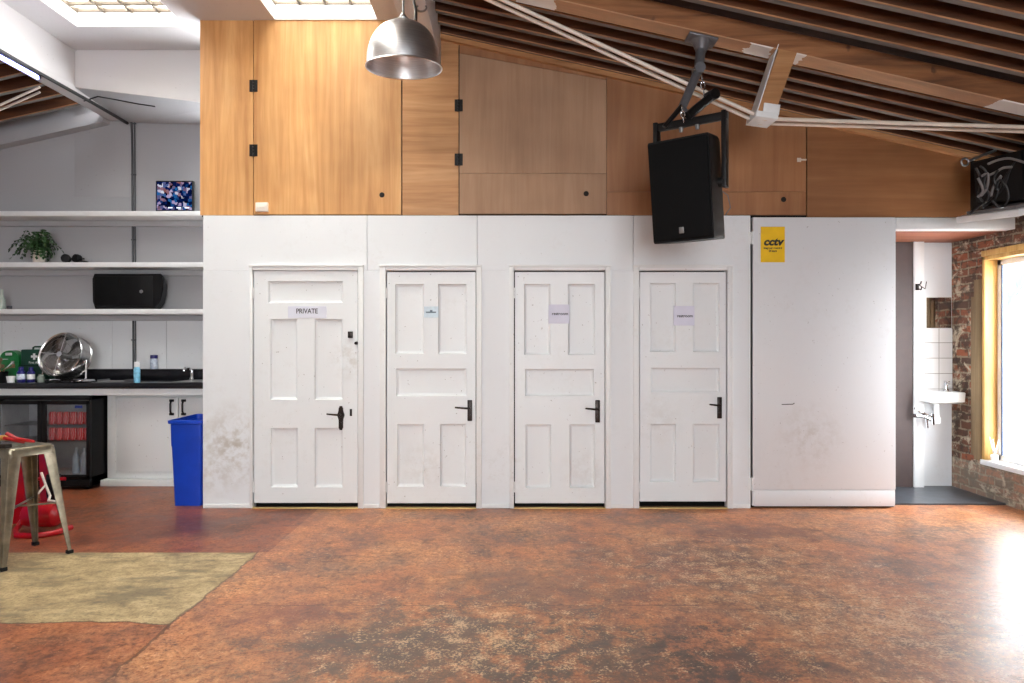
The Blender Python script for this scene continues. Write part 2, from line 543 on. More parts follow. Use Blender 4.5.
M_floor = make_floor()
M_brick = make_brick()
M_beam = make_beam()
M_wall = paint('white_wall_paint', (224, 227, 230), stains=((-2.33, YW, 0.52, 0.42, 0.85), (-2.5, YW, 0.35, 0.3, 0.6)))
M_door = paint('white_door_paint', (226, 229, 231), amount=0.3, chips=0.25, rough=0.42,
               stains=((-1.36, YW, 1.25, 0.22, 0.45), (1.22, YW, 0.75, 0.3, 0.22), (-0.75, YW, 0.35, 0.25, 0.3), (0.62, YW, 0.3, 0.25, 0.3)))
M_panel = paint('white_panel_paint', (222, 223, 226), amount=0.3, stains=((2.5, YW, 0.6, 0.35, 0.4),))
M_trim = paint('white_trim_paint', (225, 226, 226), amount=0.45, chips=0.15)
M_ceil = paint('white_ceiling_paint', (206, 203, 203), amount=0.12)
M_kit = paint('kitchen_paint_shaded', (166, 165, 167), amount=0.2)  # darkened to carry the shade of the upper kitchen wall
M_kit_lit = paint('kitchen_paint_lit', (222, 224, 226), amount=0.2)  # brighter copy of the kitchen paint for the better lit lower boards
M_cab = paint('cabinet_paint', (226, 227, 226), amount=0.5, chips=0.3)
M_ply = wood('plywood_warm', (182, 124, 68), (212, 156, 96), (230, 180, 122), 'z', 0.5, 0.8, 0.35)
M_plyx = wood('plywood_crosswise', (158, 108, 62), (190, 138, 88), (208, 160, 112), 'x', 0.5, 0.8, 0.2)
M_plygrey = wood('plywood_greyed', (154, 118, 88), (168, 131, 100), (180, 144, 114), 'z', 0.6, 0.7)
M_plyred = wood('plywood_red', (146, 96, 58), (160, 109, 68), (174, 124, 82), 'z', 0.5, 0.7)
M_plyredx = wood('plywood_red_crosswise', (136, 88, 50), (152, 101, 60), (168, 116, 74), 'x', 0.5, 0.7, 0.55)
M_joist = wood('joist_timber', (50, 28, 14), (92, 53, 26), (128, 78, 42), 'x', 0.8)
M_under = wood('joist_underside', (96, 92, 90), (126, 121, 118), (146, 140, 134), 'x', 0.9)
M_edgelight = wood('joist_edge_highlight', (146, 98, 62), (186, 134, 92), (206, 158, 114), 'x', 0.7)
M_ledger = wood('ledger_timber', (150, 102, 60), (184, 132, 84), (204, 154, 104), 'x', 0.7)
M_deck = wood('roof_boarding', (34, 20, 12), (54, 32, 18), (76, 46, 27), 'x', 0.9)
M_dark = plain('dark_cavity', (30, 24, 20), 0.9)
M_pine = wood('pine_lining', (176, 126, 58), (212, 164, 88), (232, 190, 116), 'z', 0.5)
M_oldoak = wood('weathered_architrave', (84, 66, 44), (124, 100, 70), (152, 128, 94), 'z', 0.8)
M_soffit = wood('soffit_timber', (120, 66, 44), (154, 88, 60), (176, 108, 76), 'x', 0.6)
M_black = plain('black_plastic', (13, 13, 14), 0.5, var=0.2, spec=0.25)
M_blackmetal = plain('black_metal', (26, 24, 24), 0.4, 0.4)
M_bronze = plain('dark_bronze', (40, 31, 28), 0.35, 0.6)
M_steel = plain('galvanised_steel', (150, 150, 150), 0.35, 0.9, 0.2)
M_chrome = plain('chrome', (225, 225, 228), 0.1, 1.0, 0.05)
M_tolix = plain('worn_gunmetal', (136, 128, 110), 0.34, 0.8, 0.3, 14)
M_red = plain('red_enamel', (160, 10, 20), 0.3, 0.0, 0.18)
M_blue = plain('blue_plastic', (6, 64, 186), 0.4, 0.0, 0.08)
M_green = plain('green_plastic', (14, 104, 48), 0.35)
M_dkgreen = plain('dark_green_plastic', (10, 58, 42), 0.4)
M_whiteplastic = plain('white_plastic', (236, 236, 236), 0.35, var=0.03)
M_paper = plain('paper', (214, 214, 230), 0.7, var=0.03)
M_ink = plain('black_ink', (28, 28, 34), 0.6)
M_yellow = plain('yellow_sign', (232, 186, 12), 0.4, var=0.08)
M_brass = plain('brass_strip', (214, 188, 130), 0.4, 0.3)
M_pipe = plain('grey_conduit', (66, 66, 70), 0.5)
M_bracket = plain('grey_painted_steel', (104, 104, 108), 0.42, 0.5, 0.25)
M_cable = plain('black_cable', (24, 22, 22), 0.5)
M_greycable = plain('grey_cable', (112, 106, 104), 0.5)
M_rod = plain('cream_painted_rod', (218, 206, 192), 0.45, 0.0, 0.1)
M_shelf = plain('white_shelf', (228, 228, 228), 0.5, var=0.04)
M_worktop = plain('black_worktop', (24, 24, 28), 0.22, 0.0, 0.3, 60)
M_fridgein = plain('fridge_lining', (186, 188, 190), 0.4)
M_glass = glassy('clear_glass')
M_fridgeglass = glassy('fridge_glass', (0.86, 0.87, 0.88, 1), 0.04)
M_wire = glassy('wired_glass', (0.98, 0.96, 0.9, 1), 0.0, 0.2, 0.25)
M_alu = make_brushed()
M_mirror = plain('mirror_silver', (214, 210, 206), 0.03, 1.0, 0.02)
M_tile = make_tiles()
M_screen = make_screen()
M_leaf = plain('fern_green', (32, 62, 24), 0.55, 0.0, 0.5, 22)
M_mat = plain('black_floor_paint', (66, 70, 76), 0.3, 0.0, 0.3, 12)
M_brownpost = plain('brown_painted_board', (66, 52, 50), 0.6)
M_beige = plain('cream_bars', (112, 100, 88), 0.6)
M_ext = plain('pale_concrete', (228, 228, 226), 0.8, var=0.06, scale=2)
M_bluegrey = plain('blue_grey_metal', (40, 56, 84), 0.5)
M_led = plain('led_diffuser', (240, 240, 255), 0.5, emit=((150, 155, 255), 7.0))
M_grille = plain('speaker_grille', (9, 9, 10), 0.75, 0.0, 0.35, 260, bump=0.3, spec=0.15)
M_pinkbox = plain('ivory_plastic', (232, 222, 210), 0.4, var=0.03)


# ------------------------------------------------------------------ the room
YB = 7.15             # back wall of the kitchen
XB0, XB1 = WX(203), WX(896)   # ends of the boxed-in row of doors
XR = 4.23             # brick wall
YA = 6.57             # back of the wash-basin alcove
XL = -6.6
YREAR = -5.0
ZC = 4.10
XRIDGE0, XRIDGE1 = -0.815, -0.597
XV = -4.05

b = MB(); b.quad((XL - .3, YREAR - .3, 0), (XR + .02, YREAR - .3, 0), (XR + .02, YB + .2, 0), (XL - .3, YB + .2, 0))
struct(b.build('floor', M_floor, fix=False))
b = MB(); b.box((XB1, 5.85, 0.0), (XR, YA, 0.012)); struct(b.build('floor_alcove', M_mat))

# white wall with the four door openings
DOORS = [(254, 357.5, 271, 503), (387, 475.5, 272, 503.3), (515, 604.5, 272, 503.3), (640, 726, 272, 501.5)]
OPEN = [(253, 358.3), (386, 476.3), (514, 605.3), (639, 727)]
b = MB()
ztop = WZ(215.5)
zhead = WZ(270.5)
edges = [203] + [v for o in OPEN for v in o] + [750.5]
for i in range(0, len(edges), 2):
    b.box((WX(edges[i]), YW, 0), (WX(edges[i + 1]), YW + .07, zhead))
cuts = [203, 367, 477, 633, 750.5]
for a, c in zip(cuts, cuts[1:]):
    b.box((WX(a) + (0.003 if a > 203 else 0), YW, zhead), (WX(c), YW + .07, ztop), 0.002, 1)
struct(b.build('wall_front', M_wall, smooth=0))
b = MB()
b.box((XB0, YW + .07, 0), (XB0 + .06, YB, ztop)); b.box((XB1 - .06, YW + .07, 0), (XB1, YA + .1, ztop))
struct(b.build('wall_box_side', M_wall, smooth=0))
b = MB()
poly = [(XB0 - .02, WZ(216.5)), (XB0 - .02, ZC), (XRIDGE1, ZC), (XRIDGE1, ZR(XRIDGE1) + .1), (XR, ZR(XR) + .1), (XR, WZ(216.5))]
b.prism(poly, YW + .022, YW + .07)
struct(b.build('wall_front_backing', M_dark, smooth=0))
b = MB()   # floor and lining behind the doors
b.box((XB0 + .06, YW + 1.0, 0), (XB1 - .06, YW + 1.06, ztop)); b.box((XB0 + .06, YW + .07, ztop - .02), (XB1 - .06, YW + 1.0, ztop))
b.box((XB0 + .06, YW + .07, 0.0), (XB1 - .06, YW + 1.0, 0.004))
struct(b.build('wall_box_lining', M_dark, smooth=0))

# door casings
trim_n = 0
def trim(bld, m=None):
    global trim_n
    trim_n += 1
    return struct(bld.build('trim_%d' % trim_n, m or M_trim))
for (x0, x1), lw in zip(OPEN, (3.0, 6, 4.5, 6)):
    b = MB()
    X0, X1, zt = WX(x0), WX(x1), zhead
    w1 = 0.044
    w0 = lw / 119
    d = YW - 0.016
    b.box((X0 - w0, d, 0), (X0, YW + .003, zt + w1), 0.005); b.box((X1, d, 0), (X1 + w1, YW + .003, zt + w1), 0.005)
    b.box((X0, d, zt), (X1, YW + .003, zt + w1), 0.005)
    b.box((X0 - w0 - .004, d - .012, zt + w1 - .012), (X1 + w1 + .004, YW + .003, zt + w1 + .002), 0.004)
    b.box((X1 + w1 - .012, d - .008, 0), (X1 + w1 + .002, YW, zt + w1), 0.003)
    trim(b)
    b = MB(); b.box((X0, YW - .025, 0), (X1, YW + .012, 0.007), 0.003); trim(b, M_brass)
# low skirting between the casings
bn = ['left', 'mid', 'center', 'inner', 'right']
seg = [(203.5, 249.8), (363.6, 379.5), (481.6, 509), (610.6, 632.5), (732.5, 750)]
for nm, (x0, x1) in zip(bn, seg):
    b = MB(); b.box((WX(x0), YW - .012, 0), (WX(x1), YW + .002, 0.035), 0.004)
    struct(b.build('baseboard_' + nm, M_trim))

def leaf(n, x0, x1, y0, y1, panels, m, dep=0.027, mould=0.021, yf=YW + 0.004):
    """door leaf with sunk, moulded panels, one mesh"""
    X0, X1, Z0, Z1 = WX(x0), WX(x1), WZ(y1), WZ(y0)
    pn = [(WX(a), WX(c), WZ(e), WZ(d)) for (a, c, d, e) in panels]
    xs = sorted({X0, X1} | {p[0] for p in pn} | {p[1] for p in pn})
    zs = sorted({Z0, Z1} | {p[2] for p in pn} | {p[3] for p in pn})
    b = MB()
    for xa, xb in zip(xs, xs[1:]):
        for za, zb in zip(zs, zs[1:]):
            cx, cz = (xa + xb) / 2, (za + zb) / 2
            if any(p[0] < cx < p[1] and p[2] < cz < p[3] for p in pn): continue
            b.quad((xa, yf, za), (xb, yf, za), (xb, yf, zb), (xa, yf, zb))
    for (a, c, z0, z1) in pn:
        o = [(a, z0), (c, z0), (c, z1), (a, z1)]
        s1 = [(a + mould * .35, z0 + mould * .35), (c - mould * .35, z0 + mould * .35), (c - mould * .35, z1 - mould * .35), (a + mould * .35, z1 - mould * .35)]
        s2 = [(a + mould, z0 + mould), (c - mould, z0 + mould), (c - mould, z1 - mould), (a + mould, z1 - mould)]
        for p, q, ya, yb in ((o, s1, yf, yf + dep * .75), (s1, s2, yf + dep * .75, yf + dep)):
            for i in range(4):
                j = (i + 1) % 4
                b.quad((p[i][0], ya, p[i][1]), (p[j][0], ya, p[j][1]), (q[j][0], yb, q[j][1]), (q[i][0], yb, q[i][1]))
        b.quad(*[(x, yf + dep, z) for x, z in s2])
    bk = yf + .045
    for (xa, za), (xb, zb) in (((X0, Z0), (X1, Z0)), ((X1, Z0), (X1, Z1)), ((X1, Z1), (X0, Z1)), ((X0, Z1), (X0, Z0))):
        b.quad((xa, yf, za), (xa, bk, za), (xb, bk, zb), (xb, yf, zb))
    b.quad((X0, bk, Z0), (X0, bk, Z1), (X1, bk, Z1), (X1, bk, Z0))
    bmesh.ops.remove_doubles(b.bm, verts=b.bm.verts, dist=1e-5)
    return struct(b.build('door_%d' % n, m, smooth=0))

PAN = [
    [(268, 342.5, 281, 303), (270, 297, 319, 400), (314.5, 342.5, 319, 400), (270.5, 297.5, 428, 487.5), (314.5, 342.5, 428, 487.5)],
    [(395, 424, 284, 354), (438, 466.5, 284, 354), (396, 466.5, 368.5, 396), (397, 424, 424, 487), (440, 466, 424, 487)],
    [(524, 550.5, 284, 355), (568, 595, 284, 355), (525, 594, 369, 396), (525.5, 551, 424.5, 488), (569.5, 595, 424.5, 488)],
    [(650, 676, 283, 352), (693, 719.5, 283, 352), (651, 720, 368, 392.5), (650, 676, 424, 482), (693, 719.5, 424, 482)],
]
leaves = [leaf(i + 1, *DOORS[i], PAN[i], M_door) for i in range(4)]
HAND = [(341, 406, 430, 328, 414, True), (469.8, 400, 421, 455.5, 407.5, False), (597.6, 400, 422.5, 585, 408.5, False), (719.5, 397, 418.5, 708, 404.5, False)]
for dr, (px, ya, yb, lx, ly, ornate) in zip(leaves, HAND):
    yf = YW + .004
    X, za, zb = WX(px), WZ(yb), WZ(ya)
    b = MB()
    if ornate:
        zc = (za + zb) / 2
        pr = []
        for i in range(25):
            u = i / 24
            w = 0.018 + 0.012 * math.exp(-((u - .62) / .13) ** 2)
            if u < .06 or u > .94: w *= 0.62
            pr.append((w, za + (zb - za) * u))
        poly = [(X + w, z) for w, z in pr] + [(X - w, z) for w, z in reversed(pr)]
        b.prism(poly, yf - .012, yf + .001)
        b.lathe([(0, .012), (.014, .01), (.018, 0)], (X, yf - .012, za + (zb - za) * .62), 16, Euler((R(90), 0, 0)))
        b.lathe([(0, .006), (.008, .006), (.008, 0)], (X, yf - .012, za + (zb - za) * .3), 12, Euler((R(90), 0, 0)))
    else:
        b.box((X - .02, yf - .012, za), (X + .02, yf + .001, zb), 0.006)
        b.lathe([(0, .008), (.008, .008), (.008, 0)], (X, yf - .012, za + .05), 12, Euler((R(90), 0, 0)))
    h = b.build('door_handle', M_bronze, dr)
    h['label'] = 'dark lever handle on its back plate'
    b = MB()
    z = WZ(ly)
    b.tube([(X, yf - .008, z - .004), (X, yf - .045, z - .004)], .009, 12)
    b.tube([(X + .004, yf - .046, z - .004), (X - .03, yf - .05, z - .003), (WX(lx) + .02, yf - .05, z + .002), (WX(lx), yf - .046, z + .004)], [.009, .0085, .007, .006], 10)
    b.build('lever', M_bronze, h)
# locks of the first door, hinges
b = MB(); b.box((WX(348), YW - .012, WZ(338)), (WX(353), YW + .005, WZ(331.5)), .003); b.box((WX(349.4), YW - .016, WZ(336.5)), (WX(351.6), YW - .01, WZ(333)), .001)
b.build('lock', M_bronze, leaves[0])
b = MB(); b.box((WX(349.8), YW - .004, WZ(416)), (WX(352), YW + .005, WZ(409)), .001); b.build('keyhole_plate', M_bronze, leaves[0])
b = MB(); b.lathe([(0, .03), (.012, .03), (.015, 0)], (WX(356.3), YW + .004, WZ(343.2)), 14, Euler((R(90), 0, 0))); b.build('latch_knob', M_bronze, leaves[0])
for dr, (x0, _, _, _) in zip(leaves, DOORS):
    for py in (293, 487):
        b = MB()
        for k in range(3):
            zc = WZ(py) + (k - 1) * .03
            b.tube([(WX(x0) - .003, YW - .002, zc - .014), (WX(x0) - .003, YW - .002, zc + .014)], .007, 10)
        b.build('hinge', M_trim, dr)

# plain panel door at the end of the row
b = MB()
X0, X1 = WX(752.5), WX(895)
b.box((X0, YW - .014, WZ(489.5)), (X1, YW + .03, WZ(217.5)), .006)
b.box((X0 + .01, YW - .014, WZ(506)), (X1 - .005, YW + .03, WZ(490)), .006)
b.box((X0, YW + .0, 0.02), (X1, YW + .035, WZ(217.5)), .002)
d5 = struct(b.build('door_5', M_panel))
for py in (238, 484):
    b = MB()
    for k in range(4):
        zc = WZ(py) + (k - 1.5) * .028
        b.tube([(WX(751.3), YW - .016, zc - .013), (WX(751.3), YW - .016, zc + .013)], .008, 10)
    b.box((WX(748), YW - .006, WZ(py) - .05), (WX(751.3), YW - .001, WZ(py) + .05)); b.build('hinge', M_trim, d5)
b = MB(); b.tube([(WX(781), YW - .017, WZ(404.3)), (WX(792), YW - .017, WZ(404)), (WX(793.5), YW - .017, WZ(403))], .0035, 6); b.build('bolt', M_bronze, d5)
b = MB(); b.box((X0, YW + .036, 0), (X1 + .008, YW + .07, ztop)); struct(b.build('wall_panel_backing', M_dark))

# plywood facing over the doors
def sheet(poly, m, name, label, cat, yf, th=0.014, group=None):
    """px polygon cut from board and set on the wall"""
    pts = [(WX(x), WZ(y)) for x, y in poly]
    ox = sum(p[0] for p in pts) / len(pts); oz = min(p[1] for p in pts)
    return pts, (ox, yf, oz)
G = 'plywood boards over the white doors'
def panel(poly, m, label):
    pts, o = sheet(poly, m, '', '', '', YW)
    b = MB(); b.prism(pts, YW + .002, YW + .02)
    return tag(b.build('plywood_sheet', m, origin=o, smooth=0), label, 'plywood sheet', G)
def hatch(polys, m, label, hinges, hole, yf):
    pts, o = sheet(polys[0][0], m, '', '', '', yf)
    t = thing('plywood_hatch', label, 'hatch', o, group='hinged plywood hatches over the doors')
    for poly, nm in polys:
        pts = [(WX(x), WZ(y)) for x, y in poly]
        b = MB(); b.prism(pts, yf, YW + .02)
        b.build(nm, m, t, smooth=0)
    for hx, hy in hinges:
        b = MB()
        zc = WZ(hy)
        for s in (-1, 1):
            b.box((WX(hx) + (s - 1) * .017, yf - .004, zc - .05), (WX(hx) + (s + 1) * .017, yf + .0015, zc + .05), .001, 1)
        for k in range(4):
            b.tube([(WX(hx), yf - .006, zc - .05 + k * .026), (WX(hx), yf - .006, zc - .03 + k * .026)], .008, 8)
        h = b.build('hinge', M_blackmetal, t); h['label'] = 'black butt hinge'
    for (hx, hy) in hole:
        b = MB(); b.lathe([(0, .004), (.016, .004), (.022, 0.002), (.022, 0)], (WX(hx), yf, WZ(hy)), 18, Euler((R(90), 0, 0)))
        h = b.build('finger_hole', M_dark, t); h['label'] = 'dark round finger hole'
    return t
rl = lambda px: 51 + 0.225 * (px - 512)
panel([(200, 19.5), (253, 19.5), (253, 215), (200, 215)], M_ply, 'narrow knotty plywood board at the kitchen end of the upper wall')
hatch([([(254, 19.5), (401.2, 19.5), (401.2, 214.5), (254, 214.5)], 'hatch_board')], M_ply, 'wide honey plywood hatch lit by the skylight, hinged along the kitchen side', [(253.6, 86), (253.6, 150.5)], [(382, 195)], YW - .002)
panel([(402.3, 19.5), (440.8, 19.5), (440.8, rl(441)), (458.5, rl(458)), (458.5, 215), (402.3, 215)], M_plyx, 'plywood board behind the hanging lamp, grain running crosswise')
hatch([([(459.6, 54), (606.2, 80.8), (606.2, 173.7), (459.6, 173.7)], 'hatch_board'), ([(459.6, 174.0), (606.2, 174.0), (606.2, 214), (459.6, 214)], 'hatch_rail')], M_plygrey, 'greyish brown plywood hatch with a sloping top edge', [(458.8, 106), (458.8, 160)], [(586, 194)], YW - .014)
panel([(459.5, rl(459.5)), (606, rl(606)), (606, 79.5), (459.5, 53)], M_plyred, 'thin tapering plywood strip above the greyish hatch')
hatch([([(606.8, rl(606.8)), (806, rl(806)), (806, 191.8), (606.8, 191.8)], 'hatch_board'), ([(606.8, 192.05), (806, 192.05), (806, 215), (606.8, 215)], 'hatch_rail')], M_plyred, 'wide reddish plywood hatch behind the hanging loudspeaker', [], [(783.5, 199.5)], YW - .001)
panel([(807.3, rl(807)), (970.5, rl(970)), (970.5, 217), (807.3, 217)], M_plyredx, 'reddish plywood board with a dark knot, at the brick wall end')
b = MB(); b.tube([(WX(798), YW - .008, WZ(160)), (WX(806), YW - .008, WZ(160))], .007, 8); b.box((WX(797), YW - .004, WZ(162)), (WX(801), YW, WZ(158)))
tag(b.build('barrel_bolt', M_rod, origin=(WX(802), YW, WZ(160))), 'small pale barrel bolt at the edge of the reddish hatch', 'bolt')
b = MB(); b.box((WX(256.5), YW - .03, WZ(212)), (WX(269), YW - .002, WZ(203)), .005); b.box((WX(259), YW - .034, WZ(209)), (WX(266.5), YW - .029, WZ(206)), .002)
tag(b.build('junction_box', M_pinkbox, origin=(WX(262), YW - .01, WZ(212))), 'small white junction box at the foot of the honey hatch', 'junction box')

# sloping timber ledger on top of the plywood
def sloped(x0, x1, zf, d0, d1, y0, y1):
    return [(x0, zf(x0) + d0), (x1, zf(x1) + d0), (x1, zf(x1) + d1), (x0, zf(x0) + d1)], y0, y1
b = MB(); b.prism(*sloped(XRIDGE1, XR, ZR, -.045, -.004, YW - .045, YW + .002)); trim(b, M_ledger)

# lintel over the alcove and the plate going on to the brick wall
b = MB(); b.box((XB1 + .002, YW, WZ(229)), (XR, YW + .12, WZ(217.5)), .004); trim(b)
b = MB(); b.box((XB1 + .002, YW + .02, WZ(229) + .005), (XR, YA, WZ(229) + .06)); struct(b.build('ceiling_alcove', M_soffit))

# ------------------------------------------------------------------ alcove
b = MB(); b.box((XB1 - .05, YA, 0), (XR + .05, YA + .06, 2.6)); struct(b.build('wall_alcove', M_wall))
b = MB(); b.box((WX(897, YA) - .06, YA - .05, 0), (WX(910, YA), YA, 2.42)); struct(b.build('trim_%d' % 40, M_brownpost))
b = MB(); b.box((WX(910, YA) + .002, YA - .07, 0), (WX(920, YA), YA, 2.42), .004); struct(b.build('trim_%d' % 41, M_trim))

# brick wall with the big window
WY0, WY1, WZ0, WZ1 = 5.1, 6.13, 0.31, 2.16
b = MB()
top = 3.2
T = 0.18
def rwall(y0, y1, z0, z1): b.box((XR, y0, z0), (XR + T, y1, z1))
rwall(WY1, YB + .2, 0, top)
rwall(YREAR, WY1, 0, WZ0); rwall(YREAR, WY1, WZ1, top)
rwall(YREAR, WY0, WZ0, WZ1)
struct(b.build('wall_right', M_brick, smooth=0))
def window(n, y0, y1):
    b = MB()
    # pine lining boards
    b.box((XR - .012, y0, WZ0), (XR + .16, y0 + .035, WZ1), .003); b.box((XR - .012, y1 - .035, WZ0), (XR + .16, y1, WZ1), .003)
    b.box((XR - .012, y0, WZ1 - .035), (XR + .16, y1, WZ1), .003)
    w = struct(b.build('window_%d' % n, M_pine))
    b = MB(); b.box((XR - .03, y0 - .02, WZ0 - .01), (XR + .17, y1, WZ0 + .035), .004); s_ = b.build('sill', M_trim, w)
    b = MB()
    xa, xb = XR + .10, XR + .155
    def fr(a, c, z0, z1, w_):
        b.box((xa, a, z0), (xb, a + w_, z1), .004); b.box((xa, c - w_, z0), (xb, c, z1), .004)
        b.box((xa, a, z0), (xb, c, z0 + w_), .004); b.box((xa, a, z1 - w_), (xb, c, z1), .004)
    fr(y0 + .035, y1 - .035, WZ0 + .035, WZ1 - .035, .05)
    k = max(1, round((y1 - y0) / 1.6))
    for i in range(1, k):
        yy = y0 + (y1 - y0) * i / k
        b.box((xa, yy - .03, WZ0 + .04), (xb, yy + .03, WZ1 - .04), .004)
    f = b.build('frame', M_whiteplastic, w)
    b = MB(); b.box((xa - .004, y1 - .098, WZ0 + .08), (xa + .01, y1 - .088, WZ1 - .08)); g = b.build('gasket', M_bluegrey, w)
    b = MB(); b.box((xa + .025, y0 + .08, WZ0 + .08), (xa + .031, y1 - .08, WZ1 - .08)); b.build('pane', M_glass, w)
window(1, WY0, WY1)
b = MB(); b.box((XR - .02, WY1 + .004, 0.33), (XR + .01, WY1 + .1, WZ1 - .2), .004); b.box((XR - .012, WY1 + .1, 0.36), (XR + .01, WY1 + .15, WZ1 - .35), .003)
struct(b.build('trim_%d' % 42, M_oldoak))
b = MB(); b.box((XR - .02, WY0, WZ1 + .0), (XR + .01, WY1 + .0, WZ1 + .05), .004); struct(b.build('trim_%d' % 43, M_pine))
# world outside the window
b = MB(); b.quad((XR + T, -20, -.15), (60, -20, -.15), (60, 60, -.15), (XR + T, 60, -.15)); struct(b.build('ground_outside', M_ext, fix=False))
b = MB(); b.box((10.0, 2, -.15), (10.3, 30, 1.2)); b.box((9.92, 2, 1.2), (10.38, 30, 1.3)); struct(b.build('wall_outside', M_ext))
b = MB()
b.tube([P(1040, 248, 8.4) + Vector((0, 0, .0)), P(1000, 312, 8.4)], .07, 12)
b.tube([P(1040, 248, 8.4), P(1040, 248, 8.4) + Vector((.6, 0, -1.9)), Vector((P(1040, 248, 8.4).x + .6, 8.4, -.15))], .06, 12)
tag(b.build('metal_brace', M_bluegrey, origin=(P(1040, 248, 8.4).x + .6, 8.4, -.15)), 'blue grey diagonal metal brace outside the window', 'brace')

# wash basin, tap, trap, mirror, tiles, hook
XM0, XM1 = WX(922.5, YA), WX(952, YA)
tz0 = WZ(392, YA)
b = MB(); b.box((XM0, YA - .014, tz0), (XM1 - .004, YA, WZ(328.5, YA)), .002, 1)
struct(b.build('trim_%d' % 44, M_tile, origin=(XM0 + .002, YA - .014, tz0 + .03)))
t = thing('wall_mirror', 'small frameless mirror above the white tiles over the washbasin', 'mirror', ((XM0 + XM1) / 2, YA, WZ(328, YA)))
b = MB(); b.box((WX(925, YA), YA - .016, WZ(328, YA)), (WX(950.5, YA), YA - .01, WZ(297.5, YA)), .002, 1); b.build('mirror_glass', M_mirror, t)
b = MB(); b.box((WX(922.5, YA), YA - .022, WZ(328, YA)), (WX(925.2, YA), YA, WZ(297, YA)), .002); b.box((WX(925, YA), YA - .01, WZ(328, YA)), (WX(951, YA), YA, WZ(297, YA))); b.build('mirror_backing', M_whiteplastic, t)
# basin: outer block, hollow bowl
bx0, bx1, by0, by1 = WX(929.5, 6.33), WX(966.5, 6.33), 6.33, YA - .014
bzt, bzb = WZ(392.5, 6.33), WZ(404.5, 6.33)
t = thing('washbasin', 'small white ceramic washbasin under the mirror in the alcove', 'washbasin', ((bx0 + bx1) / 2, by1, bzb))
b = MB()
def ring(x0, x1, y0, y1, z, r=.014, n=5):
    pts = []
    for cx, cy, a0 in ((x1 - r, y1 - r, 0), (x0 + r, y1 - r, 90), (x0 + r, y0 + r, 180), (x1 - r, y0 + r, 270)):
        for i in range(n + 1):
            a = R(a0 + 90 * i / n); pts.append(Vector((cx + r * math.cos(a), cy + r * math.sin(a), z)))
    return pts
rings = [ring(bx0 + .05, bx1 - .05, by0 + .05, by1 - .02, bzb, .03), ring(bx0 + .005, bx1 - .005, by0 + .005, by1, bzb + .02), ring(bx0, bx1, by0, by1, bzt - .008),
         ring(bx0 + .006, bx1 - .006, by0 + .006, by1, bzt), ring(bx0 + .022, bx1 - .022, by0 + .022, by1 - .06, bzt), ring(bx0 + .035, bx1 - .035, by0 + .035, by1 - .07, bzt - .03), ring(bx0 + .07, bx1 - .07, by0 + .06, by1 - .09, bzt - .08, .02)]
vr = [[b.bm.verts.new(p) for p in r_] for r_ in rings]
for a, c in zip(vr, vr[1:]):
    for i in range(len(a)):
        j = (i + 1) % len(a); b.bm.faces.new((a[i], a[j], c[j], c[i]))
b.bm.faces.new(vr[0][::-1]); b.bm.faces.new(vr[-1])
b.build('bowl', plain('white_ceramic', (242, 242, 240), 0.12, var=0.02), t)
tx = WX(948, 6.5)
b = MB(); b.lathe([(0, .085), (.012, .085), (.018, .075), (.018, .02), (.026, .012), (.026, 0)], (tx, 6.53, bzt), 18)
b.tube([(tx, 6.53, bzt + .06), (tx - .01, 6.48, bzt + .07), (tx - .02, 6.44, bzt + .055)], .011, 10)
b.obox((tx, 6.52, bzt + .09), (.02, .07, .012), None, .004)
h = b.build('tap', M_chrome, t); h['label'] = 'chrome tap'
b = MB(); cx, cy = WX(936.5, 6.44), 6.44
b.tube([(cx, cy, bzb + .01), (cx, cy, bzb - .14)], .022, 14); b.lathe([(0, 0), (.034, .004), (.036, .05), (.028, .065), (.022, .065)], (cx, cy, bzb - .19), 18)
h = b.build('bottle_trap', M_whiteplastic, t); h['label'] = 'white plastic bottle trap'
b = MB()
b.tube([(cx - .01, cy + .01, bzb - .14), (cx - .1, cy - .02, bzb - .11), (cx - .17, cy, bzb - .07)], .013, 10)
b.tube([(cx - .02, cy, bzb - .17), (cx - .12, cy, bzb - .12), (cx - .18, cy, bzb - .12), (cx - .19, cy + .08, bzb - .12)], .018, 12)
b.tube([(cx - .1, cy, bzb - .12), (cx - .1, cy - .02, bzb - .23)], .012, 10)
b.tube([(cx - .04, cy, bzb - .1), (cx - .05, cy - .03, bzb - .2)], .014, 10)
b.lathe([(0, .02), (.02, .02), (.024, 0)], (cx - .17, cy + .03, bzb - .06), 12)
h = b.build('supply_pipes', M_chrome, t); h['label'] = 'chrome supply pipes and valves'
b = MB(); hx, hz = WX(917.5, 6.49), WZ(287, 6.49)
b.obox((hx, 6.495, hz), (.03, .01, .06), None, .003); b.tube([(hx, 6.49, hz + .02), (hx, 6.44, hz + .025), (hx, 6.43, hz + .05)], .006, 8); b.tube([(hx, 6.49, hz - .015), (hx + .01, 6.45, hz - .03), (hx + .01, 6.44, hz - .005)], .006, 8)
b.tube([(hx, 6.47, hz + .02), (hx + .06, 6.47, hz - .02), (hx + .08, 6.48, hz + .05)], .004, 6)
tag(b.build('coat_hook', M_bronze, origin=(hx, 6.5, hz)), 'small dark coat hook on the white alcove post', 'hook')
b = MB(); pv = [P(923, y, 6.55) for y in (300, 330, 360, 396)]; b.tube(pv, .004, 6)
tag(b.build('thin_cable', M_cable, origin=pv[-1]), 'thin dark cable running down beside the alcove tiles', 'cable')
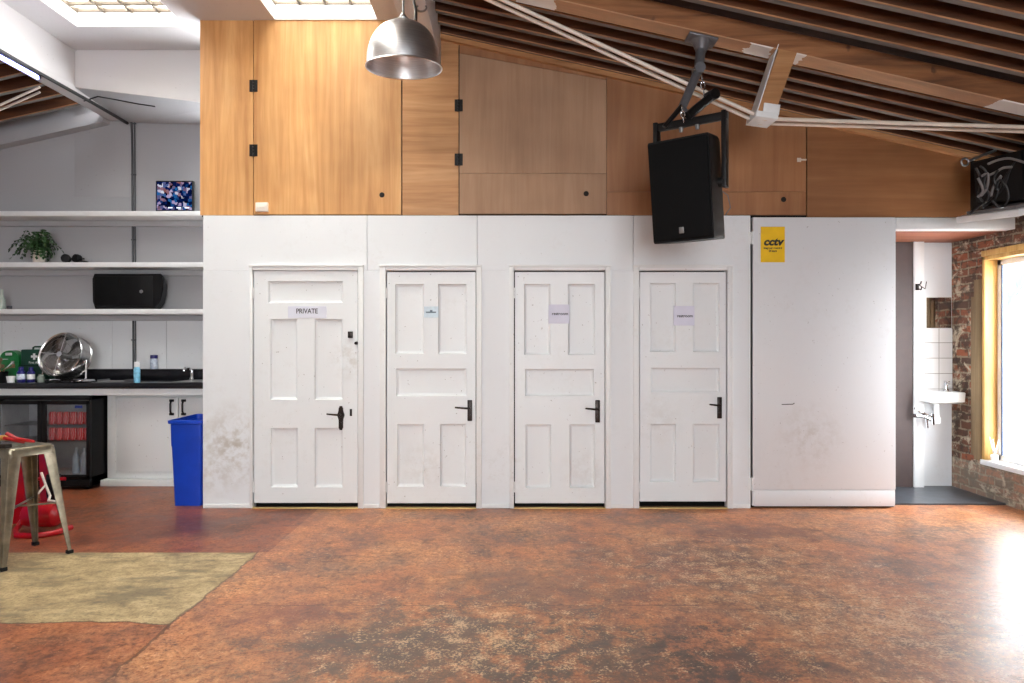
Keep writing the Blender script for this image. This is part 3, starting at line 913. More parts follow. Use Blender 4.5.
# little plant-like ornament on the sill
o = Vector((XR + .03, 6.03, WZ0 + .035))
b = MB(); b.lathe([(0, 0), (.025, 0), (.032, .05), (.026, .055), (.02, .05), (0, .045)], o, 14)
for k in range(5):
    a = k * 1.3
    b.tube([o + Vector((0, 0, .04)), o + Vector((.012 * math.cos(a), .012 * math.sin(a), .1)), o + Vector((.035 * math.cos(a), .035 * math.sin(a), .17 + .02 * (k % 3)))], [.006, .005, .003], 6)
tag(b.build('reed_diffuser', M_whiteplastic, origin=o), 'small white pot with white sticks on the window sill', 'ornament')

# ------------------------------------------------------------------ ceilings and roof
SK = [(WX(77, 5.86), WX(187, 5.86), 3.9, 5.86), (WX(275), WX(378), 1.2, YW - .01)]
b = MB()
xs = [XV, SK[0][0], SK[0][1], SK[1][0], SK[1][1], XRIDGE0]
YBH = 6.33
def slab(x0, x1, y0, y1): b.box((x0, y0, ZC), (x1, y1, ZC + .05))
slab(xs[0], xs[1], YREAR, YBH); slab(xs[2], xs[3], YREAR, YBH); slab(xs[4], xs[5], YREAR, YBH)
slab(xs[1], xs[2], YREAR, SK[0][2]); slab(xs[1], xs[2], SK[0][3], YBH)
slab(xs[3], xs[4], YREAR, SK[1][2]); slab(xs[3], xs[4], SK[1][3], YBH)
struct(b.build('ceiling', M_ceil, smooth=0))
# the two rooflights
for i, (x0, x1, y0, y1) in enumerate(SK):
    b = MB()
    e = .004
    for (a, c) in (((x0 - .03, y0, ZC + .001), (x0 + e, y1 + .03, ZC + .165)), ((x1 - e, y0, ZC + .001), (x1 + .03, y1 + .03, ZC + .165)), ((x0 - .03, y1 - e, ZC + .001), (x1 + .03, y1 + .03, ZC + .165)), ((x0 - .03, y0 - .03, ZC + .001), (x1 + .03, y0 + e, ZC + .165))):
        b.box(a, c)
    w = struct(b.build('window_%d' % (2 + i), M_whiteplastic))
    b = MB()
    zg = ZC + .12
    nx, ny = 4, round((y1 - y0) / .125)
    for k in range(nx + 1):
        xx = x0 + (x1 - x0) * k / nx
        b.box((xx - .011, y0, zg), (xx + .011, y1, zg + .04), .002)
    for k in range(ny + 1):
        yy = y0 + (y1 - y0) * k / ny
        b.box((x0, yy - .011, zg + .005), (x1, yy + .011, zg + .04), .002)
    b.build('glazing_bars', M_beige, w)
    b = MB(); b.box((x0, y0, zg + .045), (x1, y1, zg + .051)); b.build('pane', M_wire, w)
    b = MB()   # second set of bars in the outer rooflight above
    for k in range(nx + 1):
        xx = x0 + (x1 - x0) * (k + .5) / nx
        b.box((xx - .014, y0, zg + .1), (xx + .014, y1, zg + .13))
    for k in range(3):
        yy = y0 + (y1 - y0) * (k + .7) / 3
        b.box((x0, yy - .02, zg + .1), (x1, yy + .02, zg + .13))
    b.build('outer_bars', M_beige, w)
# ridge beam at the foot of the right-hand slope
b = MB(); b.box((XRIDGE0, YREAR, 3.74), (XRIDGE1, YW + .02, ZC + .05), .004); struct(b.build('beam_ridge', M_ceil))
# right-hand roof boarding
b = MB(); b.prism(*sloped(XRIDGE1 - .02, XR + .6, ZR, .15, .18, YREAR, YB)); struct(b.build('ceiling_slope_right', M_deck, smooth=0))
ORD = 'first second third fourth fifth sixth seventh eighth ninth tenth eleventh twelfth thirteenth fourteenth fifteenth'.split()
yy = YW - .03
k = 0
while yy > 3.35:
    if 4.5 < yy < 4.8:
        yy -= .192; continue
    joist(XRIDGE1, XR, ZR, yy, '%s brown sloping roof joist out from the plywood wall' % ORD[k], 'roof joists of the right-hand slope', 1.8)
    yy -= .192; k += 1
# trussed rafter: beam, strut, tie rods
YT0, YT1 = 4.58, 4.74
b = MB(); b.prism(*sloped(XRIDGE1, XR, ZR, -.08, .06, YT0, YT1)); bmesh.ops.bevel(b.bm, geom=list(b.bm.edges), offset=.006, segments=1, affect='EDGES')
struct(b.build('beam_rafter', M_beam))
stop, sbot = Vector((1.85, 0, ZR(1.85) - .06)), Vector((1.705, 0, 2.935))
t = thing('rafter_strut', 'short timber strut standing below the trussed rafter', 'strut', (sbot.x, 4.66, sbot.z))
b = MB(); b.hull([(sbot.x - .06, YT0, sbot.z), (sbot.x + .06, YT0, sbot.z), (sbot.x + .06, YT1, sbot.z), (sbot.x - .06, YT1, sbot.z)],
                 [(stop.x - .06, YT0, stop.z), (stop.x + .06, YT0, stop.z - .027), (stop.x + .06, YT1, stop.z - .027), (stop.x - .06, YT1, stop.z)])
b.build('post', M_ledger, t, smooth=0)
b = MB(); b.hull([(sbot.x - .066, YT0 - .002, sbot.z), (sbot.x - .06, YT0 - .002, sbot.z), (sbot.x - .06, YT1, sbot.z), (sbot.x - .066, YT1, sbot.z)],
                 [(stop.x - .066, YT0 - .002, stop.z + .03), (stop.x - .06, YT0 - .002, stop.z + .03), (stop.x - .06, YT1, stop.z), (stop.x - .066, YT1, stop.z)])
h = b.build('side_board', M_trim, t); h['label'] = 'white painted side of the strut'
b = MB(); b.obox((sbot.x, 4.66, sbot.z - .02), (.15, .2, .04), Euler((0, R(8), 0)), .004); b.obox((sbot.x + .03, YT0 - .012, sbot.z + .02), (.11, .012, .07), Euler((0, R(8), 0)), .003)
h = b.build('shoe', M_trim, t); h['label'] = 'white metal shoe'
TR = [(4.615, 'nearer'), (4.705, 'farther')]
for yv, w in TR:
    b = MB(); a = Vector((XRIDGE1, yv, 3.95)); c = Vector((sbot.x, yv, sbot.z - .03))
    b.tube([a, c], .013, 10)
    tag(b.build('tie_rod', M_rod, origin=c), '%s of the two cream rods slanting from the lamp end down to the strut' % w, 'tie rod', 'slanting tie rods of the truss')
    b = MB(); a = Vector((XR - .02, yv, 2.825))
    b.tube([c, a], .013, 10)
    tag(b.build('tie_rod', M_rod, origin=a), '%s of the two cream rods level from the strut towards the brick wall' % w, 'tie rod', 'level tie rods of the truss')

# left-hand side: valley beam, bulkhead, soffit, sloping roof
b = MB(); b.box((XV - .05, YREAR, 3.76), (XV, YBH + .05, ZC + .05)); struct(b.build('wall_valley', M_ceil))
b = MB(); b.box((XV - .16, YREAR, 3.71), (XV + .002, YB, 3.77), .004); struct(b.build('beam_valley', M_ceil))
b = MB(); b.prism([(XV, WZ(87, YBH)), (XB0 - .002, WZ(106, YBH)), (XB0 - .002, ZC + .02), (XV, ZC + .02)], YBH, YBH + .05); struct(b.build('wall_bulkhead', M_ceil))
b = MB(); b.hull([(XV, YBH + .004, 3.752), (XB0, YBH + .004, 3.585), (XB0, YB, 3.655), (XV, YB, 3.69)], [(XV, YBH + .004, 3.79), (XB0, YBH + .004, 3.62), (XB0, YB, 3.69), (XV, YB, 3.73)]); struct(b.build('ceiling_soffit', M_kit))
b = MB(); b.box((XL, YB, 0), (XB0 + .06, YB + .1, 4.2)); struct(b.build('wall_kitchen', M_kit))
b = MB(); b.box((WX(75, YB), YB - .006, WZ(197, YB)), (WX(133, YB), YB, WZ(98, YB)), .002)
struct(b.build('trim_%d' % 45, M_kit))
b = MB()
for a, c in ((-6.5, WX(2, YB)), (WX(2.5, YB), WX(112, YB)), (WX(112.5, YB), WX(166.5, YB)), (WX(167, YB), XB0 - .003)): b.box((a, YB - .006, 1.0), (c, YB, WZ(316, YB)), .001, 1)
struct(b.build('trim_%d' % 46, M_kit_lit, smooth=0))
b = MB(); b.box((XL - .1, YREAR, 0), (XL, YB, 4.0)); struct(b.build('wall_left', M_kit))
b = MB(); b.prism(*sloped(XL - .2, XV - .05, ZL, .15, .18, YREAR, YB + .1)); struct(b.build('ceiling_slope_left', M_deck, smooth=0))
b = MB(); b.prism(*sloped(XL, XV - .16, ZL, -.17, -.05, YB - .12, YB)); struct(b.build('beam_wall_plate', M_kit))
yy = 6.9; k = 0
while yy > 5.3:
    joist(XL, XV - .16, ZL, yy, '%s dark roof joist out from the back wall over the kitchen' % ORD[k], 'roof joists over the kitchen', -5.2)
    yy -= .26; k += 1
for yv, w in ((6.02, 'nearer'), (6.16, 'farther')):
    b = MB(); a = P(40, 87, yv); c = a + (P(0, 105, yv) - a) * 4.2
    if w == 'farther': a.z -= .045; c.z -= .045
    b.tube([a, c], .010, 8)
    tag(b.build('tie_rod', M_rod, origin=a), '%s of the two pale rods slanting down from the light tube over the kitchen' % w, 'tie rod', 'tie rods over the kitchen')
# light tube
a, c = Vector((-4.06, 5.85, 3.66)), Vector((-4.06, 5.41, 3.657))
d = (c - a).normalized()
t = thing('tube_light', 'lit LED tube fixed along the beam over the kitchen', 'light', a)
b = MB(); b.tube([a, a + d * 1.3], .017, 12); h = b.build('tube', M_led, t); h['label'] = 'glowing bluish white tube'
b = MB(); u = Vector((0, 0, .03)); b.tube([a + u - d * .02, a + u + d * 1.32], .016, 8); b.obox(a + u * .5, (.035, .02, .05)); b.build('batten', M_blackmetal, t)
# cables and conduit
pa = [Vector((-4.0, 4.8, 3.68)), Vector((-4.0, 5.6, 3.67)), Vector((-4.0, 6.5, 3.676)), Vector((-4.0, 7.1, 3.67))]
b = MB(); b.tube(pa, .016, 8)
tag(b.build('cable_conduit', M_cable, origin=pa[0]), 'black cable running along the beam to the kitchen back wall', 'cable')
b = MB(); xx = WX(132.5, YB - .02)
b.tube([(xx - .012, YB - .022, WZ(121, YB)), (xx - .004, YB - .022, WZ(135, YB)), (xx, YB - .022, WZ(160, YB)), (xx + .012, YB - .022, WZ(369, YB))], .011, 8)
b.tube([(xx + .022, YB - .02, WZ(123, YB)), (xx + .024, YB - .02, WZ(150, YB)), (xx + .03, YB - .02, WZ(268, YB)), (xx + .034, YB - .02, WZ(369, YB))], .006, 8)
for py in (124, 175, 240, 290, 340): b.obox((xx + .008, YB - .012, WZ(py, YB)), (.05, .018, .012), None, .003)
tag(b.build('conduit_pipe', M_pipe, origin=(xx, YB, WZ(369, YB))), 'dark grey conduit running down the back wall behind the shelves', 'conduit')
b = MB(); b.tube([P(84, 101, 6.5), P(98, 96.5, 6.38), P(112, 99, 6.37), P(138, 104, 6.4), P(155, 106.5, 6.42)], .006, 6)
tag(b.build('loose_cable', M_cable, origin=P(98, 96.5, 6.38)), 'thin loose cable under the soffit above the kitchen shelves', 'cable')

# rear wall, behind the camera, with an unseen opening added to let frontal light in
b = MB()
for a, c in (((XL, YREAR - .1, 0), (XR, YREAR, .5)), ((XL, YREAR - .1, 3.0), (XR, YREAR, 4.6)), ((XL, YREAR - .1, .5), (-1.2, YREAR, 3.0)), ((1.8, YREAR - .1, .5), (XR, YREAR, 3.0))):
    b.box(a, c)
struct(b.build('wall_rear', M_wall, smooth=0))

# ------------------------------------------------------------------ kitchen
for nm, (py, yl) in {'upper': (211, 'monitor'), 'mid': (262.2, 'fern'), 'low': (309, 'speaker')}.items():
    z = WZ(py, 6.85)
    t = thing('wall_shelf', {'upper': 'topmost white wall shelf, carrying the security monitor', 'mid': 'middle white wall shelf, carrying the potted fern', 'low': 'lowest white wall shelf, carrying the black speaker on its side'}[nm], 'shelf', (-4.4, YB, z - .05), group='white kitchen shelves')
    b = MB(); b.box((-6.3, 6.85, z - .05), (XB0 - .003, YB - .04, z), .003); b.build('shelf_board', M_shelf, t)
    b = MB(); b.box((-6.3, YB - .05, z - .11), (XB0 - .003, YB, z - .052), .003); b.build('batten', M_kit, t)
ZS1, ZS2, ZS3 = WZ(211, 6.85), WZ(262.2, 6.85), WZ(309, 6.85)

ZT = 1.005
t = thing('kitchen_worktop', 'long black worktop with upstand along the kitchen back wall', 'worktop', (-4.5, 6.8, ZT - .055))
b = MB(); b.box((-6.4, 6.5, ZT - .055), (XB0 - .003, YB - .008, ZT), .004); b.build('slab', M_worktop, t)
b = MB(); b.box((-6.4, 7.06, ZT), (XB0 - .003, YB - .008, 1.115), .003); b.build('upstand', M_worktop, t)
b = MB(); b.box((-6.4, 6.53, .885), (XB0 - .003, 6.56, ZT - .055), .002); h = b.build('fascia', M_cab, t); h['label'] = 'white fascia rail'
# base cabinet
t = thing('base_cabinet', 'white painted kitchen base cabinet next to the drinks fridge', 'cabinet', (-3.3, 6.9, 0))
b = MB(); b.box((-3.96, 6.7, 0.06), (XB0 - .003, 7.1, .88), .003); b.box((-3.96, 6.685, .06), (-3.88, 6.7, .88), .002); b.box((-3.88, 6.685, .06), (XB0 - .003, 6.7, .135), .002); b.build('carcase', M_cab, t)
b = MB(); b.box((-3.98, 6.6, 0), (XB0 - .003, 6.7, .06), .004); b.build('plinth', M_cab, t)
yc = 6.672
for (a, c, hx) in ((117.5, 177.8, 172), (178.8, 215, 184)):
    b = MB(); x0, x1 = WX(a, yc), min(WX(c, yc), XB0 - .02); z0, z1 = WZ(471.5, yc), WZ(397.5, yc)
    b.box((x0, yc, z0), (x1, 6.7, z1), .003)
    dd = b.build('cabinet_door', M_cab, t)
    b = MB(); xh = WX(hx, yc); za, zb = WZ(414, yc), WZ(400.5, yc)
    for z in (za, zb): b.obox((xh, yc - .008, z), (.045, .016, .024), None, .005)
    b.tube([(xh, yc - .014, za), (xh, yc - .035, za + .03), (xh, yc - .035, zb - .03), (xh, yc - .014, zb)], .009, 8)
    h = b.build('handle', M_blackmetal, dd); h['label'] = 'black drop handle'
# drinks fridge
FX0, FX1, FY0, FY1, FZ0, FZ1 = -4.9, -3.98, 6.44, 6.93, 0.03, .886
t = thing('drinks_fridge', 'black back-bar drinks fridge with two glass doors', 'fridge', (-4.44, 6.7, 0))
b = MB()
b.box((FX0, FY0 + .03, FZ0), (FX0 + .03, FY1, FZ1), .004); b.box((FX1 - .03, FY0 + .03, FZ0), (FX1, FY1, FZ1), .004)
b.box((FX0, FY0 + .03, FZ1 - .04), (FX1, FY1, FZ1), .004); b.box((FX0, FY0 + .03, FZ0), (FX1, FY1, FZ0 + .09), .004); b.box((FX0, FY1 - .03, FZ0), (FX1, FY1, FZ1), .004)
b.box((FX0, FY0 + .0, FZ0), (FX1, FY0 + .03, FZ0 + .07), .004)
for fx in (FX0 + .06, FX1 - .06):
    for fy in (FY0 + .08, FY1 - .06): b.tube([(fx, fy, 0), (fx, fy, .05)], .018, 10)
b.build('casing', M_black, t)
b = MB(); b.box((FX0 + .032, FY1 - .06, FZ0 + .095), (FX1 - .032, FY1 - .035, FZ1 - .045)); b.box((FX0 + .03, FY0 + .06, FZ0 + .092), (FX1 - .03, FY1 - .03, FZ0 + .1)); b.box((FX1 - .045, FY0 + .06, FZ0 + .1), (FX1 - .032, FY1 - .06, FZ1 - .05)); b.box((FX0 + .032, FY0 + .06, FZ0 + .1), (FX0 + .045, FY1 - .06, FZ1 - .05))
h = b.build('lining', M_fridgein, t); h['label'] = 'pale grey fridge lining'
for z in (.448, .60):
    b = MB()
    for k in range(9): yv = FY0 + .09 + k * .042; b.tube([(FX0 + .05, yv, z), (FX1 - .05, yv, z)], .003, 6)
    for xv in (FX0 + .06, -4.44, FX1 - .06): b.tube([(xv, FY0 + .08, z - .005), (xv, FY1 - .07, z - .005)], .004, 6)
    h = b.build('wire_shelf', M_steel, t)
b = MB(); b.obox((WX(78.5, FY0 + .02), FY0 + .022, WZ(407, FY0)), (.07, .004, .025)); h = b.build('blue_sticker', M_blue, t); h['label'] = 'small blue sticker'
xm = (FX0 + FX1) / 2
for (a, c) in ((FX0 + .002, xm - .003), (xm + .003, FX1 - .002)):
    z0, z1 = FZ0 + .075, FZ1 - .045
    b = MB()
    b.box((a, FY0, z0), (a + .035, FY0 + .03, z1), .004); b.box((c - .035, FY0, z0), (c, FY0 + .03, z1), .004)
    b.box((a, FY0, z0), (c, FY0 + .03, z0 + .035), .004); b.box((a, FY0, z1 - .035), (c, FY0 + .03, z1), .004)
    dd = b.build('fridge_door', M_black, t)
    b = MB(); b.box((a + .034, FY0 + .012, z0 + .034), (c - .034, FY0 + .017, z1 - .034)); b.build('glass', M_fridgeglass, dd)
# cans
def can_body():
    b = MB(); b.lathe([(0, 0), (.026, 0), (.033, .008), (.033, .108), (.026, .118), (.026, .121), (0, .119)], (0, 0, 0), 18); return b
M_can = NT('can_red'); v_ = M_can.coords()
sp_ = M_can.n('ShaderNodeSeparateXYZ'); M_can.l(v_, sp_.inputs[0])
wv = M_can.n('ShaderNodeTexWave'); wv.inputs['Scale'].default_value = 18; wv.inputs['Distortion'].default_value = 6; M_can.l(v_, wv.inputs['Vector'])
M_can.l(M_can.mix(M_can.ramp(wv.outputs['Fac'], [(0.9, BLACK), (0.97, WHITE)]), (214, 10, 24), (240, 200, 196)), M_can.b.inputs['Base Color'])
M_can.b.inputs['Roughness'].default_value = .3; M_can = M_can.m
proto = None
for z in (.605, .453):
    for k in range(6):
        x = WX(55, 6.55) + .0 + k * .0685 - .03
        if proto is None:
            proto = can_body().build('drink_can', M_can); o = proto
        else:
            o = proto.copy(); COL.objects.link(o)
        o.location = (x, FY0 + .12, z)
        tag(o, 'red drink can in a row behind the fridge glass', 'can', 'red cans in the fridge')
# clear bottles standing at the bottom of the fridge
for k, x in enumerate((-4.2, -4.12)):
    b = MB(); b.lathe([(0, 0), (.03, 0), (.033, .01), (.033, .15), (.014, .21), (.014, .25), (0, .25)], (x, FY0 + .14, FZ0 + .1), 16)
    tag(b.build('water_bottle', plain('pale_bottle', (196, 208, 216), .2), origin=(x, FY0 + .14, FZ0 + .1)), 'pale water bottle standing on the bottom of the drinks fridge', 'bottle', 'water bottles in the fridge')

# sink and tap
t = thing('kitchen_sink', 'inset steel sink with tap in the black worktop', 'sink', (-2.95, 6.75, ZT))
b = MB()
r0 = ring(-3.28, XB0 - .04, 6.56, 7.0, ZT + .002, .05); r1 = ring(-3.28, XB0 - .04, 6.56, 7.0, ZT + .006, .05); r2 = ring(-3.24, XB0 - .08, 6.6, 6.93, ZT + .006, .05); r3 = ring(-3.22, XB0 - .1, 6.62, 6.91, ZT + .0022, .05)
vr = [[b.bm.verts.new(p) for p in r_] for r_ in (r0, r1, r2, r3)]
for a, c in zip(vr, vr[1:]):
    for i in range(len(a)):
        j = (i + 1) % len(a); b.bm.faces.new((a[i], a[j], c[j], c[i]))
b.bm.faces.new(vr[-1]); b.bm.faces.new(vr[0][::-1])
b.build('basin', M_steel, t)
x = WX(191, 6.95)
b = MB(); b.lathe([(.026, 0), (.022, .02), (.016, .03), (.016, .1), (0, .104)], (x, 6.97, ZT + .004), 16)
b.tube([(x, 6.97, ZT + .08), (x - .01, 6.93, ZT + .13), (x - .02, 6.86, ZT + .13), (x - .02, 6.83, ZT + .095)], .01, 10)
b.tube([(x, 6.97, ZT + .1), (x - .05, 6.98, ZT + .12)], .007, 8)
h = b.build('tap', M_chrome, t)
# things on the worktop
def bottle(x, y, z, h, r, mbody, mcap, name, label, cat, neck=.4, band=None):
    t = thing(name, label, cat, (x, y, z))
    hb = h * .78
    b = MB(); b.lathe([(0, 0), (r * .9, 0), (r, .006), (r, hb * .82), (r * .85, hb * .9), (r * neck, hb), (0, hb)], (x, y, z), 20); b.build('bottle_body', mbody, t)
    b = MB(); b.lathe([(r * neck * 1.15, hb * .96), (r * neck * 1.15, h * .98), (r * neck, h), (0, h)], (x, y, z), 18); b.build('cap', mcap, t)
    if band:
        b = MB(); b.lathe([(r * 1.0, hb * .25), (r * 1.02, hb * .25), (r * 1.02, hb * .68), (r * 1.0, hb * .68)], (x, y, z), 20); b.build('wrapper', band, t)
    return t
M_ltblue = plain('light_blue_label', (128, 196, 226), .35, var=.25, scale=40)
M_navy = plain('navy_plastic', (28, 24, 104), .3)
M_cyan = plain('white_blue_label', (206, 216, 240), .4, var=.3, scale=50)
bottle(WX(137, 6.56), 6.56, ZT, .20, .029, M_ltblue, M_whiteplastic, 'spray_can', 'light blue spray can near the front edge of the worktop', 'spray can', .75)
bottle(WX(154, 7.1), 7.1, 1.115, .145, .037, M_cyan, M_navy, 'cleaner_bottle', 'squat bottle with navy cap on the worktop upstand', 'bottle', .85)
bottle(WX(21, 6.62), 6.62, ZT, .15, .036, M_navy, M_navy, 'blue_bottle', 'blue bottle with white label below the round green case', 'bottle', .5, M_cyan)
bottle(WX(31, 6.66), 6.66, ZT, .145, .034, M_navy, M_navy, 'blue_bottle', 'blue bottle with white label below the white cross case', 'bottle', .5, M_whiteplastic)
b = MB(); x = WX(11, 6.6); b.lathe([(0, 0), (.03, 0), (.04, .06), (.037, .06), (.028, .006), (0, .006)], (x, 6.6, ZT), 18)
tag(b.build('paper_cup', M_whiteplastic, origin=(x, 6.6, ZT)), 'low white cup on the worktop beside the blue bottles', 'cup')
b = MB(); x = WX(41, 6.65); b.lathe([(0, 0), (.03, 0), (.032, .05), (.022, .06), (.022, .075), (0, .075)], (x, 6.65, ZT), 18)
tag(b.build('small_jar', plain('grey_green_jar', (136, 146, 136), .2), origin=(x, 6.65, ZT)), 'small grey green jar at the foot of the silver fan', 'jar')
b = MB(); x = WX(80, 6.58); b.lathe([(0, .002), (.08, .002), (.11, .014), (.112, .012), (.085, 0), (0, 0)], (x, 6.62, ZT), 28)
tag(b.build('steel_tray', M_chrome, origin=(x, 6.62, ZT)), 'round steel tray on the worktop by the fan foot', 'tray')
b = MB(); x = WX(117, 6.7); b.box((x - .13, 6.6, ZT), (x + .13, 6.8, ZT + .01), .003)
for s in (-1, 1): b.box((x + s * .13 - .004, 6.6, ZT), (x + s * .13 + .004, 6.8, ZT + .025), .002)
tag(b.build('drip_tray', M_steel, origin=(x, 6.7, ZT)), 'flat rectangular steel drip tray in the middle of the worktop', 'tray')
# tangle of utensils at the picture edge
t = thing('utensil_pot', 'dark pot of bent utensils at the far end of the worktop', 'utensils', (WX(-2, 6.7), 6.7, ZT))
x = WX(-2, 6.7)
b = MB(); b.lathe([(0, 0), (.07, 0), (.085, .1), (.08, .1), (.066, .008), (0, .008)], (x, 6.7, ZT), 20); b.build('pot_body', M_black, t)
for k in range(7):
    a = k * .9; b = MB()
    b.tube([(x + .02 * math.cos(a), 6.7 + .02 * math.sin(a), ZT + .01), (x + .06 * math.cos(a), 6.7 + .05 * math.sin(a), ZT + .12), (x + .14 * math.cos(a), 6.7 + .08 * math.sin(a), ZT + .15 + .03 * (k % 3))], .006, 6)
    b.obox((x + .15 * math.cos(a), 6.7 + .085 * math.sin(a), ZT + .155 + .03 * (k % 3)), (.03, .012, .035), None, .004)
    b.build('utensil', M_steel if k % 2 else M_oldoak, t)
# first aid cases
t = thing('first_aid_case', 'dark green first aid case with white cross beside the silver fan', 'first aid case', (WX(34, 6.95), 6.95, ZT))
x0, x1, z1 = WX(20.5, 6.9), WX(48, 6.9), WZ(349.5, 6.9)
b = MB(); b.box((x0, 6.9, ZT), (x1, 7.02, z1), .012, 3); b.build('case_shell', M_dkgreen, t)
b = MB(); xc = (x0 + x1) / 2; b.tube([(xc - .055, 6.96, z1 - .005), (xc - .05, 6.96, z1 + .02), (xc - .035, 6.96, z1 + .028), (xc + .035, 6.96, z1 + .028), (xc + .05, 6.96, z1 + .02), (xc + .055, 6.96, z1 - .005)], .009, 8); b.build('handle', M_dkgreen, t)
b = MB(); zc = WZ(356.5, 6.9); b.box((xc - .032, 6.897, zc - .011), (xc + .032, 6.901, zc + .011)); b.box((xc - .011, 6.897, zc - .032), (xc + .011, 6.901, zc + .032)); h = b.build('cross', M_whiteplastic, t); h['label'] = 'white cross'
lettering('First Aid', .034, (xc, 6.898, WZ(362.6, 6.9)), M_whiteplastic, t, width=.105)
b = MB(); b.box((x0 - .001, 6.897, WZ(366, 6.9)), (x1 + .001, 7.023, WZ(365.2, 6.9))); b.build('seam', M_black, t)
t = thing('first_aid_case', 'bright green round-topped first aid case by the utensil pot', 'first aid case', (WX(9, 6.95), 6.95, ZT))
x0, x1 = WX(-1, 6.9), WX(19, 6.9)
xc = (x0 + x1) / 2; zb_ = WZ(366, 6.9); hw = (x1 - x0) / 2
def roundtop(w, ztop_, y0, y1, hole=False):
    pts = [(xc - w, ZT), (xc + w, ZT)]
    for i in range(13):
        a = math.pi * i / 12; pts.append((xc + w * math.cos(a), zb_ + (ztop_ - zb_) * math.sin(a) ** .6))
    return pts
b = MB(); b.prism(roundtop(hw, WZ(350.5, 6.9), 0, 0), 6.9, 7.0); b.build('case_shell', M_green, t)
b = MB(); b.box((xc - .035, 6.896, WZ(355.5, 6.9)), (xc + .03, 6.902, WZ(352.8, 6.9)), .002); h = b.build('grip_slot', M_fridgein, t); h['label'] = 'pale grip slot'
b = MB(); b.box((xc - .07, 6.896, WZ(359.5, 6.9)), (xc - .01, 6.901, WZ(358.9, 6.9))); b.build('clasp', M_fridgein, t)

# silver drum fan on the worktop
fc = Vector((WX(65.5, 6.76), 6.76, WZ(356.5, 6.76)))
t = thing('drum_fan', 'shiny silver drum fan tilted back on the worktop', 'fan', fc, (R(-18), R(4), R(-7)))
r = .214
M_fan0 = plain('satin_steel', (200, 198, 196), .26, 1.0, .08)
b = MB(); b.lathe([(r, -.075), (r + .008, -.08), (r + .012, -.07), (r + .004, -.06), (r, .06), (r + .012, .075), (r + .006, .083), (r - .006, .075), (r - .008, -.07), (r, -.075)], (0, 0, 0), 48, Euler((R(90), 0, 0)))
b.build('drum', M_fan0, t, local=True)
M_fan = plain('polished_blade', (196, 192, 188), .24, 1.0, .15)
for k in range(4):
    a0 = R(45 + 90 * k)
    vs, fs = [], []
    for i in range(7):
        rr_ = .03 + (r - .045) * i / 6
        wd = R(16 + 30 * math.sin(math.pi * min(1, i / 6 * .8 + .12)))
        for j in range(7):
            s = (j / 6 - .5) * 2
            ang = a0 + s * wd
            vs.append((rr_ * math.cos(ang), .0 + s * .035 - .02 * (1 - s * s), rr_ * math.sin(ang)))
    for i in range(6):
        for j in range(6): q = i * 7 + j; fs.append((q, q + 1, q + 8, q + 7))
    b = MB(); b._new(vs, fs)
    ret = bmesh.ops.solidify(b.bm, geom=list(b.bm.faces), thickness=.003)
    b.build('blade', M_fan, t, local=True)
b = MB(); b.lathe([(0, .07), (.02, .068), (.032, .05), (.034, -.05), (0, -.05)], (0, 0, 0), 20, Euler((R(90), 0, 0))); b.build('hub', M_steel, t, local=True)
b = MB()
for rr_ in (.07, .12, .17, .205):
    b.tube([(rr_ * math.cos(2 * math.pi * i / 40), -.078, rr_ * math.sin(2 * math.pi * i / 40)) for i in range(40)], 0.0011, 5, closed=True)
for k in range(4):
    a = R(90 * k); b.tube([(.03 * math.cos(a), -.08, .03 * math.sin(a)), (r * math.cos(a), -.077, r * math.sin(a))], .004, 6)
b.lathe([(0, .09), (.028, .088), (.03, .076), (0, .076)], (0, 0, 0), 18, Euler((R(90), 0, 0)))
b.build('grille', M_chrome, t, local=True)
b = MB()
Mi = t.matrix_basis
for s in (-1, 1):
    pv = Mi @ Vector((s * (r + .012), .02, -.04))
    b.tube([pv + Vector((0, 0, .02)), pv, Vector((pv.x + s * .01, pv.y - .03, ZT + .03)), Vector((pv.x + s * .012, pv.y - .10, ZT + .009)), Vector((pv.x + s * .012, pv.y + .1, ZT + .009))], .009, 8)
pl, pr_ = Mi @ Vector((-(r + .012), .02, -.04)), Mi @ Vector((r + .012, .02, -.04))
b.tube([(pl.x - .012, pl.y + .1, ZT + .009), (pr_.x + .012, pr_.y + .1, ZT + .009)], .009, 8)
b.build('stand', M_chrome, t)

# things on the shelves
t = thing('potted_fern', 'bushy green fern in a white pot on the middle shelf', 'plant', (WX(39, 6.97), 6.97, ZS2))
px_, pz = WX(39, 6.97), ZS2
b = MB(); b.lathe([(0, 0), (.05, 0), (.065, .11), (.07, .115), (.07, .13), (.062, .13), (.058, .11), (0, .105)], (px_, 6.97, pz), 22); b.build('pot', M_pinkbox, t)
b = MB(); rnd = random.Random(3)
for k in range(64):
    a = rnd.uniform(0, 2 * math.pi); L = rnd.uniform(.11, .25); up = rnd.uniform(.06, .25)
    if math.sin(a) > .3: L *= .5
    b0 = Vector((px_ + .03 * math.cos(a), 6.97 + .03 * math.sin(a), pz + .11))
    n = 9; prev = None; wv = rnd.uniform(.02, .032)
    dirv = Vector((math.cos(a), math.sin(a), 0)); side = Vector((-math.sin(a), math.cos(a), 0))
    pts = []
    for i in range(n + 1):
        u = i / n
        pts.append(b0 + dirv * L * u + Vector((0, 0, up * math.sin(u * 2.5) - .13 * u * u * (1.15 - up * 3))))
    for i in range(n):
        p, q = pts[i], pts[i + 1]
        w = wv * math.sin(math.pi * (i + .8) / (n + 1.2)) + .003
        for s in (-1, 1):
            tip = (p + q) / 2 + side * s * w + dirv * .012 + Vector((0, 0, rnd.uniform(-.012, .008)))
            b.quad(p, q, tip)
        b.quad(p + side * .0015, q + side * .0015, q - side * .0015, p - side * .0015)
b.build('fronds', M_leaf, t, smooth=0, fix=False)
